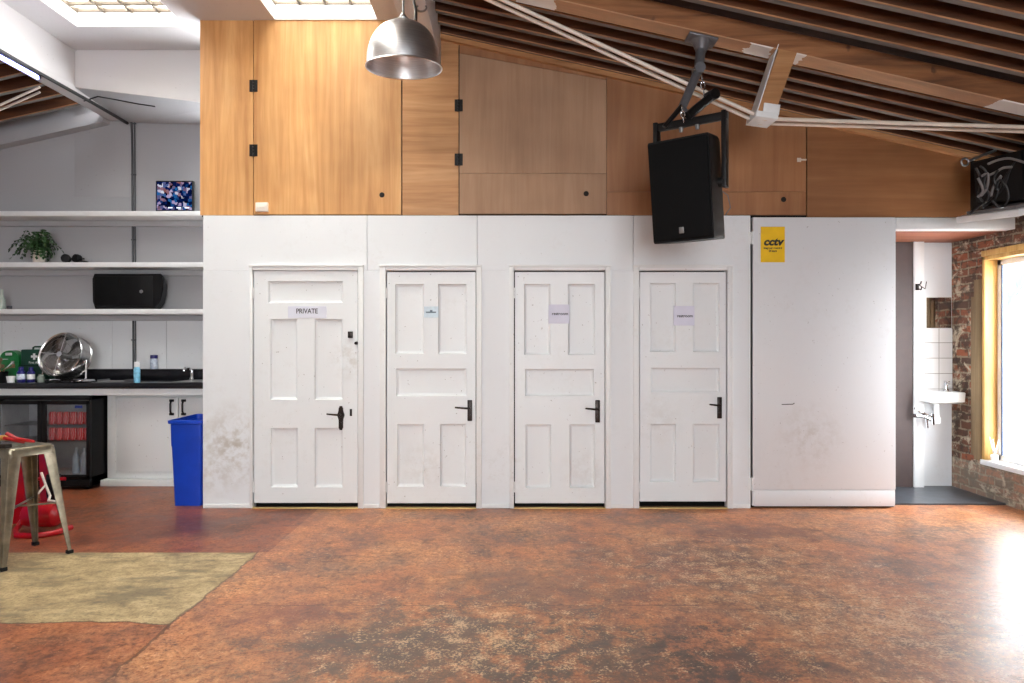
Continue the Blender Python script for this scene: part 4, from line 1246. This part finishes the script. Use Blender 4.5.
x = WX(66, 6.93)
t = thing('headphones', 'black headphones lying beside the fern pot on the middle shelf', 'headphones', (x, 6.93, ZS2))
for s, nm in ((0, ''), (1, '')):
    xx = x + s * .115
    b = MB(); b.lathe([(0, -.035), (.03, -.035), (.043, -.02), (.045, .01), (.04, .03), (0, .035)], (xx, 6.93, ZS2 + .045), 20, Euler((R(80), 0, R(20 - 40 * s)))); b.build('ear_cup', M_black, t)
b = MB(); b.tube([(x - .02, 6.96, ZS2 + .05), (x + .0, 7.02, ZS2 + .055), (x + .06, 7.05, ZS2 + .05), (x + .12, 7.02, ZS2 + .055), (x + .135, 6.96, ZS2 + .05)], .011, 8); b.build('headband', M_black, t)
b = MB(); b.tube([(x + .14, 6.92, ZS2 + .012), (x + .2, 6.9, ZS2 + .012), (x + .24, 6.91, ZS2 + .008)], [.012, .012, .005], 8); b.build('cord', M_cable, t)
# monitor
mx0, mx1, mz1 = WX(155.3, 6.95), WX(193, 6.95), WZ(180.5, 6.95)
t = thing('security_monitor', 'small flat monitor showing camera pictures on the topmost shelf', 'monitor', ((mx0 + mx1) / 2, 6.97, ZS1))
b = MB(); b.box((mx0, 6.955, ZS1 + .01), (mx1, 6.99, mz1), .006); b.box((mx0 + .08, 6.94, ZS1), (mx1 - .08, 7.04, ZS1 + .014), .004); b.build('housing', M_black, t)
b = MB(); b.box((mx0 + .014, 6.951, ZS1 + .03), (mx1 - .014, 6.956, mz1 - .014))
h = b.build('screen', M_screen, t); h['label'] = 'lit blue screen'
M_cap = plain('caption_white', (220, 230, 255), .5, emit=((220, 230, 255), .7))
for k in range(3):
    xx = mx0 + .13 + k * .085; b = MB(); b.box((xx, 6.9495, ZS1 + .047), (xx + .045, 6.951, ZS1 + .058)); b.build('caption', M_cap, h)
b = MB(); b.box((WX(195, 6.99), 6.95, ZS1), (WX(202, 6.99), 7.03, ZS1 + .018), .004)
tag(b.build('media_box', M_black, origin=(WX(198, 6.99), 6.99, ZS1)), 'slim black box on the topmost shelf beside the monitor', 'box')
# speaker lying on the lowest shelf
sx0, sx1, sz0, sz1 = WX(92, 6.87), WX(163, 6.87), ZS3, WZ(273.5, 6.87)
t = thing('shelf_speaker', 'black loudspeaker lying on its side on the lowest shelf', 'speaker', ((sx0 + sx1) / 2, 6.98, ZS3))
b = MB()
pf = [(sx0 + .03, sz0), (sx1 - .09, sz0), (sx1 - .03, sz0 + .09), (sx1 - .005, sz0 + .2), (sx1, sz1 - .03), (sx1 - .03, sz1), (sx0 + .02, sz1), (sx0, sz1 - .05), (sx0 + .004, sz0 + .08)]
cx_, cz_ = (sx0 + sx1) / 2, (sz0 + sz1) / 2
sh = lambda k, y: [(cx_ + (x - cx_) * k, y, cz_ + (z - cz_) * k - (1 - k) * (cz_ - sz0)) for x, z in pf]
b.hull(sh(.985, 6.868), sh(1, 6.885)); b.hull(sh(1, 6.885), sh(.8, 7.09)); b.build('cabinet_shell', M_black, t)
b = MB(); xm_ = WX(120, 6.87)
b.box((sx0 + .03, 6.861, sz0 + .035), (xm_ - .004, 6.87, sz1 - .03), .005); b.build('grille', M_grille, t)
b = MB(); b.box((xm_ + .004, 6.863, sz0 + .035), (sx1 - .1, 6.87, sz1 - .03), .005); b.build('horn_panel', M_black, t)
b = MB(); b.lathe([(0, .012), (.016, .01), (.018, 0)], (WX(141.5, 6.865), 6.864, WZ(291.5, 6.865)), 18, Euler((R(90), 0, 0))); h = b.build('badge', M_steel, t); h['label'] = 'round grey badge'
# glassware at the edge
b = MB(); x = WX(2, 6.95); b.lathe([(0, 0), (.03, 0), (.033, .01), (.033, .09), (.012, .15), (.012, .2), (.014, .205), (0, .205)], (x, 6.95, ZS3), 18)
tag(b.build('glass_bottle', plain('bottle_glass', (170, 182, 172), .12, 0.0, .2), origin=(x, 6.95, ZS3)), 'clear glass bottle at the open end of the lowest shelf', 'bottle')
b = MB(); x = WX(9.5, 6.93); b.lathe([(0, 0), (.022, 0), (.024, .03), (.02, .035), (0, .035)], (x, 6.93, ZS3), 16)
tag(b.build('bottle_stopper', M_pipe, origin=(x, 6.93, ZS3)), 'small grey stopper lying beside the glass bottle on the lowest shelf', 'stopper')

# ------------------------------------------------------------------ left foreground
def bin_(x, y, label, rot=0):
    t = thing('recycling_bin', label, 'bin', (x, y, 0), (0, 0, R(rot)), 'blue slim bins')
    H, w0, w1, d0, d1 = .73, .115, .138, .21, .25
    b = MB()
    prof = [(0, w0, d0), (.5, w0 + .014, d0 + .024), (.52, w0 + .018, d0 + .028), (.70, w1 - .004, d1 - .004)]
    rg = [ring(-w, w, -d, d, z, .02, 3) for z, w, d in prof]
    inn = [ring(-w + .008, w - .008, -d + .008, d - .008, z, .018, 3) for z, w, d in ((.70, w1 - .004, d1 - .004), (.012, w0, d0))]
    vr = [[b.bm.verts.new(p) for p in r_] for r_ in rg + inn]
    for a, c in zip(vr, vr[1:]):
        for i in range(len(a)):
            j = (i + 1) % len(a); b.bm.faces.new((a[i], a[j], c[j], c[i]))
    b.bm.faces.new(vr[0][::-1]); b.bm.faces.new(vr[-1])
    b.build('bin_body', M_blue, t, local=True)
    b = MB()
    ro = [ring(-w1, w1, -d1, d1, .70, .025, 3), ring(-w1 - .012, w1 + .012, -d1 - .012, d1 + .012, .705, .025, 3), ring(-w1 - .014, w1 + .014, -d1 - .014, d1 + .014, .73, .025, 3), ring(-w1 + .004, w1 - .004, -d1 + .004, d1 - .004, .735, .022, 3), ring(-w1 + .006, w1 - .006, -d1 + .006, d1 - .006, .70, .022, 3)]
    vr = [[b.bm.verts.new(p) for p in r_] for r_ in ro]
    for a, c in zip(vr, vr[1:] + vr[:1]):
        for i in range(len(a)):
            j = (i + 1) % len(a); b.bm.faces.new((a[i], a[j], c[j], c[i]))
    b.build('rim', M_blue, t, local=True)
    return t
bin_(-2.765, 6.03, 'slim blue recycling bin standing against the end of the white wall')
bin_(-3.87, 4.72, 'blue bin behind the metal bar stool, cut off by the picture edge', 0)

# bar stool
st = Vector((-3.19, 4.43, 0)); ang = R(63)
t = thing('bar_stool', 'square worn gunmetal bar stool with splayed legs', 'bar stool', st, (0, 0, ang))
hs, hf, HZ = .145, .215, .728
b = MB()
rg = [ring(-hs - .004, hs + .004, -hs - .004, hs + .004, HZ - .055, .04), ring(-hs, hs, -hs, hs, HZ - .012, .04), ring(-hs + .01, hs - .01, -hs + .01, hs - .01, HZ, .036), ring(-hs + .03, hs - .03, -hs + .03, hs - .03, HZ - .004, .03), ring(-.03, .03, -.03, .03, HZ - .006, .02), ring(-.03, .03, -.03, .03, HZ - .02, .02), ring(-hs + .012, hs - .012, -hs + .012, hs - .012, HZ - .022, .034), ring(-hs + .004, hs - .004, -hs + .004, hs - .004, HZ - .055, .036)]
vr = [[b.bm.verts.new(p) for p in r_] for r_ in rg]
for a, c in zip(vr, vr[1:] + vr[:1]):
    for i in range(len(a)):
        j = (i + 1) % len(a); b.bm.faces.new((a[i], a[j], c[j], c[i]))
b.build('seat', M_tolix, t, local=True)
for sx, sy in ((1, -1), (1, 1), (-1, 1), (-1, -1)):
    # folded-sheet leg: an L section tapering to the foot
    def corner(u):   # u = 0 top, 1 foot
        return Vector((sx * (hs - .004 + (hf - hs) * u), sy * (hs - .004 + (hf - hs) * u), (HZ - .03) * (1 - u)))
    b = MB(); th = .006
    lv = []
    for i in range(9):
        u = i / 8; c = corner(u); w = .078 * (1 - u) + .024 * u
        ax, ay = Vector((-sx, 0, 0)), Vector((0, -sy, 0))
        k = .012
        lv.append([c + ax * w, c + ax * k, c + (ax + ay) * k * .3, c + ay * k, c + ay * w, c + ay * w + ax * th, c + ay * k + ax * th, c + (ax + ay) * (k * .3 + th), c + ax * k + ay * th, c + ax * w + ay * th])
    vv = [[b.bm.verts.new(p) for p in l_] for l_ in lv]
    for a, c in zip(vv, vv[1:]):
        for i in range(10):
            j = (i + 1) % 10; b.bm.faces.new((a[i], a[j], c[j], c[i]))
    b.bm.faces.new(vv[0][::-1]); b.bm.faces.new(vv[-1])
    lg = b.build('leg', M_tolix, t, local=True)
    b = MB(); c = corner(1); b.obox((c.x - sx * .014, c.y - sy * .014, .012), (.036, .036, .024), None, .004); h = b.build('rubber_foot', M_black, lg, local=True); h['label'] = 'dark rubber foot'
zb = .34; q = hs + (hf - hs) * (1 - zb / HZ) - .01
for s in (-1, 1):
    b = MB(); b.tube([(-q, -s * q, zb), (0, 0, zb + .0 + s * .005), (q, s * q, zb)], .007, 8); b.build('cross_brace', M_tolix, t, local=True)
# tools on the stool
sz = HZ + .0
w0 = P(-6, 434, 4.36); w1 = P(17, 430, 4.33)
b = MB(); d_ = (w1 - w0)
base = Vector((w0.x - .1, 4.36, HZ + .03))
b.tube([(w0.x - .12, 4.38, HZ + .062), (w0.x, 4.37, HZ + .058), (w1.x - .02, 4.34, HZ + .055), (w1.x, 4.335, HZ + .053)], [.013, .017, .016, .012], 12)
tt = thing('hand_brush', 'hand brush with pale wooden handle lying on the bar stool', 'brush', (w0.x, 4.37, HZ))
b.build('handle', M_pine, tt)
b = MB(); b.obox((w0.x - .13, 4.39, HZ + .03), (.12, .06, .05), Euler((0, 0, R(-8))), .01); b.build('brush_head', M_black, tt)
tt = thing('bolt_cutter', 'red handled cutter lying on the bar stool', 'tool', (-3.17, 4.36, HZ))
pa_ = [P(6, 433, 4.3), P(16, 438.5, 4.32), P(26, 440.5, 4.36), P(34, 441.5, 4.42)]
for p in pa_: p.z = max(p.z, HZ + .014)
b = MB(); b.tube(pa_, [.012, .012, .011, .009], 10); b.build('handle', M_red, tt)
b = MB(); b.tube([P(4, 438, 4.25), P(14, 440, 4.32), P(24, 442, 4.38)], .011, 10); b.build('handle', M_red, tt)
b = MB(); b.obox((pa_[0].x - .03, 4.3, HZ + .014), (.12, .05, .024), Euler((0, 0, R(-15))), .006); b.build('jaw', M_blackmetal, tt)

# red tank trolley behind the stool
tr = Vector((-3.42, 5.05, 0))
t = thing('tank_trolley', 'red tubular trolley with a round red tank behind the bar stool', 'trolley', tr)
xa, xb = WX(24, 5.0), WX(61, 5.0)
b = MB(); b.lathe([(0, 0), (.05, .005), (.085, .03), (.09, .06), (.09, xb - xa - .06), (.085, xb - xa - .03), (.05, xb - xa - .005), (0, xb - xa)], (xa, 5.0, .135), 24, Euler((0, R(90), 0))); b.build('tank', M_red, t)
b = MB()
y0 = 4.86
b.tube([(xa - .02, 5.15, .22), (xa - .03, 5.05, .1), (xa - .01, 4.93, .035), (xa + .05, y0, .02), (xa + .14, y0 - .01, .02), (xb - .04, y0 + .01, .02), (xb + .02, 4.93, .025), (xb + .05, 5.04, .03)], .021, 12)
b.build('skid', M_red, t)
for (x, dx) in ((WX(20, 5.18), .05), (WX(51, 5.18), -.05)):
    b = MB(); b.hull([(x - .042, 5.13, .03), (x + .042, 5.13, .03), (x + .042, 5.2, .03), (x - .042, 5.2, .03)], [(x + dx - .03, 5.16, .6), (x + dx + .03, 5.16, .6), (x + dx + .03, 5.2, .6), (x + dx - .03, 5.2, .6)]); b.build('upright', M_red, t)
b = MB(); b.tube([(xa - .02, 5.17, .36), (xb - .08, 5.17, .36)], .013, 8); b.tube([(WX(24, 5.18), 5.18, .6), (WX(46, 5.18), 5.18, .6)], .014, 8); b.build('crossbar', M_red, t)
b = MB(); b.box((xa + .06, 5.14, .2), (xa + .15, 5.19, .4), .01); h = b.build('motor_block', M_black, t); h['label'] = 'black motor block'
b = MB(); b.tube([(xa + .05, 5.11, .42), (xa + .09, 5.1, .33), (xa + .13, 5.09, .25), (xa + .18, 5.0, .235), (xa + .26, 4.97, .235)], .009, 8); b.tube([(xa + .09, 5.1, .33), (xa + .06, 5.06, .27)], .008, 8); h = b.build('hose', M_rod, t); h['label'] = 'white hose'

# ------------------------------------------------------------------ signs
def sign(name, label, x0, x1, y0, y1, m, th=.004, yf=YW + .004, tilt=0):
    c = Vector(((WX(x0) + WX(x1)) / 2, yf, WZ(y1)))
    t = thing(name, label, 'sign', c)
    b = MB(); b.box((WX(x0), yf - th, WZ(y1)), (WX(x1), yf - .0005, WZ(y0)), .0012, 1); b.build('plate', m, t)
    return t, yf - th - .0006
M_pale = plain('pale_plastic_sign', (214, 216, 228), .35, var=.02)
t, yf = sign('door_sign', 'white sign reading PRIVATE on the door nearest the kitchen', 288, 326.5, 306.2, 318, M_pale, .006)
lettering('PRIVATE', .058, (WX(307), yf, WZ(311.3)), M_ink, t, width=WX(318) - WX(296.5), bold=.0008)
t, yf = sign('door_sign', 'tiny pale blue sign on the second door from the kitchen', 424, 438.5, 306.5, 317.5, plain('pale_blue_sign', (196, 212, 222), .35, var=.1, scale=30), .006)
b = MB(); b.box((WX(426), yf - .001, WZ(313)), (WX(436), yf + .001, WZ(311.6))); b.box((WX(430), yf - .001, WZ(311.8)), (WX(432.5), yf + .001, WZ(310)))
b.build('pictogram', plain('blue_grey_ink', (96, 112, 126), .5), t)
t, yf = sign('paper_notice', 'paper notice with bold print on the third door from the kitchen', 548.5, 569.5, 304.5, 323.5, M_paper, .002, YW + .003)
lettering('restroom', .034, (WX(560), yf, WZ(313.8)), M_ink, t, width=WX(568) - WX(552), bold=.0006)
t, yf = sign('paper_notice', 'paper notice with bold print on the fourth door from the kitchen', 673.5, 694.5, 306, 325.5, M_paper, .002, YW + .003)
lettering('restroom', .034, (WX(685), yf, WZ(316)), M_ink, t, width=WX(692.5) - WX(677), bold=.0006)
t, yf = sign('camera_warning_sign', 'yellow cctv warning sign on the plain white panel door', 760, 784, 227, 262.5, M_yellow, .004, YW - .0145)
lettering('cctv', .088, (WX(772), yf, WZ(242.3)), M_ink, t, shear=.25, width=WX(782.5) - WX(762), bold=.004)
lettering('images are recorded', .022, (WX(772), yf, WZ(248.4)), M_ink, t, name='small_print', width=WX(781) - WX(763), bold=.0008)
lettering('24 hours', .026, (WX(772), yf, WZ(251.3)), M_ink, t, name='small_print', width=WX(776) - WX(768), bold=.0008)

# ------------------------------------------------------------------ pendant lamp
lc = P(404, 66.5, 3.62)
t = thing('pendant_lamp', 'spun aluminium dome pendant lamp hanging below the roof', 'lamp', lc, (R(5), R(0), 0))
b = MB()
prof = []
for i in range(15):
    a = R(90) * i / 14
    prof.append((.196 * math.sin(a) ** .92 if i else .03, .235 * math.cos(a) ** .9 if i < 14 else 0))
prof[0] = (.03, .236)
inner = [(max(r_ - .004, .02), z - .003) for r_, z in reversed(prof)]
b.lathe(prof + [(.202, -.004), (.204, -.008), (.2, -.012), (.194, -.008)] + inner[1:], (0, 0, 0), 56)
b.build('shade', M_alu, t, local=True)
b = MB(); b.lathe([(.03, .233), (.03, .246), (.018, .256), (.01, .27), (0, .272)], (0, 0, 0), 24); b.build('cap', M_alu, t, local=True)
b = MB(); b.lathe([(.02, .23), (.022, .16), (.03, .13), (.045, .09), (.03, .06), (0, .05)], (0, 0, 0), 20); h = b.build('bulb', M_whiteplastic, t, local=True); h['label'] = 'white unlit bulb'
b = MB(); top_ = Vector((lc.x - .01, lc.y, ZC)); base_ = t.matrix_basis @ Vector((0, 0, .27))
b.tube([base_ - Vector((0, 0, .01)), base_ + (top_ - base_) * .5, top_], .006, 8); h = b.build('stem', M_steel, t)
b = MB(); b.tube([P(415.5, 25, 3.75), P(416, 12, 3.9), P(413.5, 0, 4.1), P(411, -18, 4.25), (-.66, 4.5, 3.76)], .008, 8)
tag(b.build('lamp_cable', M_cable, origin=P(411, -18, 4.25)), 'black cable dropping from the white beam behind the dome lamp', 'cable')
b = MB(); o_ = Vector((-.63, 4.75, 3.72)); b.tube([o_ + Vector((.035 * math.cos(R(a)), 0.02 * math.sin(R(a)), .035 * math.sin(R(a)))) for a in range(0, 360, 24)], .007, 8, closed=True); b.tube([o_ + Vector((0, 0, .035)), o_ + Vector((0, 0, .06))], .006, 8)
tag(b.build('hook_ring', M_steel, origin=o_), 'steel ring under the white beam above the dome lamp', 'hook')

# ------------------------------------------------------------------ hanging loudspeaker and bracket
sc_ = Vector((1.172, 4.5, 2.388))
yaw = R(-34)
t = thing('hanging_loudspeaker', 'black loudspeaker hanging tilted from the rafter in front of the plywood', 'speaker', sc_, (R(7), R(-1), yaw))
hw, hb, hh, dp = .2, .16, .325, .36
b = MB()
def sec(z, k=1.0, f=0.0):
    yf_, yb_ = -dp / 2 + f, dp / 2
    return [(-hw * k, yf_, z), (hw * k, yf_, z), (hw * k * 1.0, yf_ + .2, z), (hb * k, yb_, z), (-hb * k, yb_, z), (-hw * k, yf_ + .2, z)]
zs = [(-hh, .97), (-hh + .012, 1), (hh - .012, 1), (hh, .97)]
vr = [[b.bm.verts.new(p) for p in sec(z, k)] for z, k in zs]
for a, c in zip(vr, vr[1:]):
    for i in range(6):
        j = (i + 1) % 6; b.bm.faces.new((a[i], a[j], c[j], c[i]))
b.bm.faces.new(vr[0][::-1]); b.bm.faces.new(vr[-1])
b.build('cabinet_shell', M_black, t, local=True, smooth=20)
b = MB(); b.box((-hw + .006, -dp / 2 - .022, -hh + .012), (hw - .006, -dp / 2 + .004, hh - .012), .012, 3); b.build('grille', M_grille, t, local=True)
b = MB(); b.box((-.016, -dp / 2 - .026, -hh + .05), (.016, -dp / 2 - .02, -hh + .09), .003); b.box((-.009, -dp / 2 - .028, -hh + .056), (-.001, -dp / 2 - .024, -hh + .084)); h = b.build('badge', M_steel, t, local=True); h['label'] = 'small grey badge'
b = MB(); b.tube([(hw - .01, .08, -.02), (hw + .02, .09, -.05), (hw + .03, .1, -.13), (hw - .02, .15, -.17)], .004, 6); h = b.build('cord', M_greycable, t, local=True)
b = MB()
for s in (-1, 1): b.lathe([(0, .03), (.03, .03), (.034, .0), (.034, -.01)], (s * (hw - .004), -.02, .03), 16, Euler((0, R(90 * s), 0)))
b.build('pivot_knob', M_blackmetal, t, local=True)

Ry = Matrix.Rotation(yaw, 3, 'Z')
top = Vector((1.292, 4.66, ZR(1.292) - .082))
t = thing('speaker_bracket', 'steel bracket and yoke hanging the loudspeaker from the rafter', 'bracket', top)
L = lambda x, y, z: sc_ + Ry @ Vector((x, y, z))
zy = 2.845 - sc_.z
b = MB(); w = hw + .03
b.obox(L(0, 0, zy), (2 * w + .04, .04, .05), Ry, .005); 
for s in (-1, 1): b.obox(L(s * w, 0, zy / 2 + .015), (.03, .07, zy + .03), Ry, .004)
b.build('yoke', M_blackmetal, t)
b = MB(); b.obox(top + Vector((0, 0, -.008)), (.2, .14, .014), Euler((0, R(12.7), 0)), .004); b.lathe([(.075, 0), (.06, -.02), (.045, -.06), (.036, -.08)], top + Vector((0, 0, -.012)), 20); b.build('mounting_plate', M_bracket, t)
a_top = L(0, 0, zy)
b = MB(); k1 = Vector((1.262, 4.62, 3.24)); k2 = Vector((1.13, 4.54, 2.95))
b.tube([top + Vector((0, 0, -.05)), k1], [.034, .03], 14); b.build('drop_tube', M_bracket, t)
b = MB(); b.tube([k1 + Vector((.01, 0, .04)), k1, k2, a_top + Vector((0, 0, .03))], [.032, .03, .028, .024], 14); b.lathe([(0, -.045), (.036, -.045), (.036, .045), (0, .045)], k1, 18, Euler((R(90), 0, 0))); b.build('swivel_arm', M_bracket, t)
b = MB(); b.tube([P(664, 127, 4.5), P(684, 104, 4.54)], [.015, .02], 10); b.tube([P(688, 116, 4.46), P(712, 96, 4.5)], .03, 14); b.lathe([(0, -.04), (.036, -.04), (.036, .04), (0, .04)], P(712, 95.5, 4.5), 16, Euler((R(90), 0, R(20)))); b.build('knuckle', M_blackmetal, t)
def chain(p, q, n):
    b = MB()
    for i in range(n):
        c = p + (q - p) * ((i + .5) / n); h = (q - p).length / n * .72
        ax = Vector((1, 0, 0)) if i % 2 else Vector((.3, .95, 0))
        b.tube([c + ax * .014 * math.cos(R(a)) + (q - p).normalized() * h * math.sin(R(a)) for a in range(0, 360, 30)], .005, 6, closed=True)
    return b
h = chain(P(702, 76, 4.48), P(704, 95, 4.48), 3).build('safety_chain', M_chrome, t); h['label'] = 'shiny chain links'
h = chain(P(682, 107, 4.46), P(684, 122, 4.46), 3).build('safety_chain', M_chrome, t); h['label'] = 'shiny chain links'
b = MB()
for s in (-.06, .05): b.lathe([(0, -.03), (.012, -.03), (.016, -.01), (.016, .0)], L(s, 0, zy - .025), 10)
b.build('bolt', M_steel, t)

# ------------------------------------------------------------------ second loudspeaker high in the corner
c2 = Vector((3.93, 5.2, 2.67))
t = thing('corner_loudspeaker', 'black loudspeaker lying high in the corner by the brick wall', 'speaker', c2, (R(4), R(-12), R(18)))
b = MB(); b.hull([(-.34, -.2, -.17), (.36, -.2, -.17), (.3, .22, -.15), (-.28, .22, -.15)], [(-.34, -.2, .19), (.36, -.2, .19), (.3, .22, .17), (-.28, .22, .17)]); 
bmesh.ops.bevel(b.bm, geom=list(b.bm.edges), offset=.012, segments=2, affect='EDGES'); b.build('cabinet_shell', M_black, t, local=True)
b = MB(); b.box((-.05, -.22, -.14), (.34, -.195, .16), .008); b.build('grille', M_grille, t, local=True)
b = MB(); b.box((-.3, -.212, -.12), (-.1, -.198, .13), .006); h = b.build('socket_plate', M_pipe, t, local=True); h['label'] = 'grey connector plate'
t2 = thing('speaker_ledge', 'pale board under the corner loudspeaker', 'board', c2 + Vector((-.05, 0, -.255)), (R(4), R(-14), R(14)))
b = MB(); b.box((-.36, -.26, -.02), (.3, .24, .03), .004); b.build('ledge_board', M_trim, t2, local=True)
b = MB(); b.box((-.3, -.2, .03), (.28, .2, .055), .004); h = b.build('packing_board', M_greycable, t2, local=True); h['label'] = 'grey packing board'
Yc = 4.9
cabs = [[(976, 168), (981, 180), (979, 195), (986, 203), (994, 196), (1003, 182), (1008, 172)],
        [(983, 208), (995, 197), (1004, 187), (1010, 170), (1016, 160)],
        [(970, 214), (979, 206), (990, 199), (999, 189), (1006, 176)], [(980, 166), (986, 172), (984, 184), (989, 194), (986, 202)], [(998, 170), (994, 180), (998, 192), (993, 203)],
        [(992, 200), (1001, 207), (1008, 200), (1007, 188), (1000, 180), (996, 190)]]
t = thing('cable_bundle', 'tangle of black and grey cables hanging in front of the corner loudspeaker', 'cables', P(990, 180, Yc))
def smoothp(pts, n=5):
    out = []
    for i in range(len(pts) - 1):
        p0, p1, p2, p3 = pts[max(i - 1, 0)], pts[i], pts[i + 1], pts[min(i + 2, len(pts) - 1)]
        for k in range(n):
            u = k / n
            out.append(.5 * ((2 * p1) + (p2 - p0) * u + (2 * p0 - 5 * p1 + 4 * p2 - p3) * u * u + (3 * p1 - p0 - 3 * p2 + p3) * u ** 3))
    return out + [pts[-1]]
for i, cpts in enumerate(cabs):
    b = MB(); b.tube(smoothp([P(x, y, Yc - .02 * i) for x, y in cpts]), .008, 8); b.build('cable', M_cable, t)
for cpts in ([(988, 164), (998, 160), (1010, 158.5), (1026, 163)], [(978, 178), (983, 190), (978, 197)], [(990, 175), (996, 172), (1003, 168), (1012, 167)], [(982, 176), (988, 174), (987, 188), (981, 196)], [(998, 183), (1001, 176), (994, 186), (991, 196)]):
    b = MB(); b.tube(smoothp([P(x, y, Yc - .06) for x, y in cpts]), .009, 8); h = b.build('cable', M_greycable, t); h['label'] = 'grey cable'
b = MB(); b.tube(smoothp([P(965 + 3.6 * math.cos(R(a)), 162 + 3.6 * math.sin(R(a)), 5.55) for a in range(0, 375, 30)]), .008, 8); b.tube([P(968.5, 161, 5.55), P(996, 150, 5.55)], .011, 8)
tag(b.build('eye_bolt', M_steel, origin=P(968, 162, 5.55)), 'steel eye bolt with a rod at the end of the plywood', 'eye bolt')
b = MB(); b.tube(smoothp([P(968, 217, 5.6), P(976, 211, 5.4), P(984, 206, 5.1)]), .012, 8)
tag(b.build('feed_cable', M_cable, origin=P(968, 217, 5.6)), 'short thick black cable at the bottom corner of the plywood', 'cable')

# ------------------------------------------------------------------ light, sky, camera
w = bpy.data.worlds.new('sky'); S.world = w; w.use_nodes = True
bg = w.node_tree.nodes['Background']
bg.inputs['Color'].default_value = (0.93, 0.965, 1.0, 1); bg.inputs['Strength'].default_value = 18.0
def portal(name, loc, rot, sx, sy):
    l = bpy.data.lights.new(name, 'AREA'); l.shape = 'RECTANGLE'; l.size = sx; l.size_y = sy
    l.cycles.is_portal = True
    o = bpy.data.objects.new(name, l); o.location = loc; o.rotation_euler = rot; COL.objects.link(o)
for (x0, x1, y0, y1) in SK:
    portal('skylight_portal', ((x0 + x1) / 2, (y0 + y1) / 2, ZC + .33), (0, 0, 0), x1 - x0, y1 - y0)
portal('window_portal', (XR + T + .02, (WY0 + WY1) / 2, (WZ0 + WZ1) / 2), (0, R(90), 0), WZ1 - WZ0, WY1 - WY0)
portal('rear_portal', (.3, YREAR - .12, 1.75), (R(90), 0, 0), 3.0, 2.5)

cam = bpy.data.cameras.new('camera'); cam.sensor_width = 36; cam.lens = F * 36 / 1024; cam.clip_end = 200
co = bpy.data.objects.new('camera', cam); co.location = (0, 0, EYE); co.rotation_euler = (R(90), 0, 0); COL.objects.link(co)
S.camera = co
S.view_settings.view_transform = 'Standard'; S.view_settings.look = 'None'
S.view_settings.gamma = 1.0; S.view_settings.use_curve_mapping = False
S.view_settings.exposure = 0.3
S.cycles.use_denoising = True
S.cycles.max_bounces = 10; S.cycles.diffuse_bounces = 6; S.cycles.transparent_max_bounces = 12
S.cycles.sample_clamp_indirect = 8
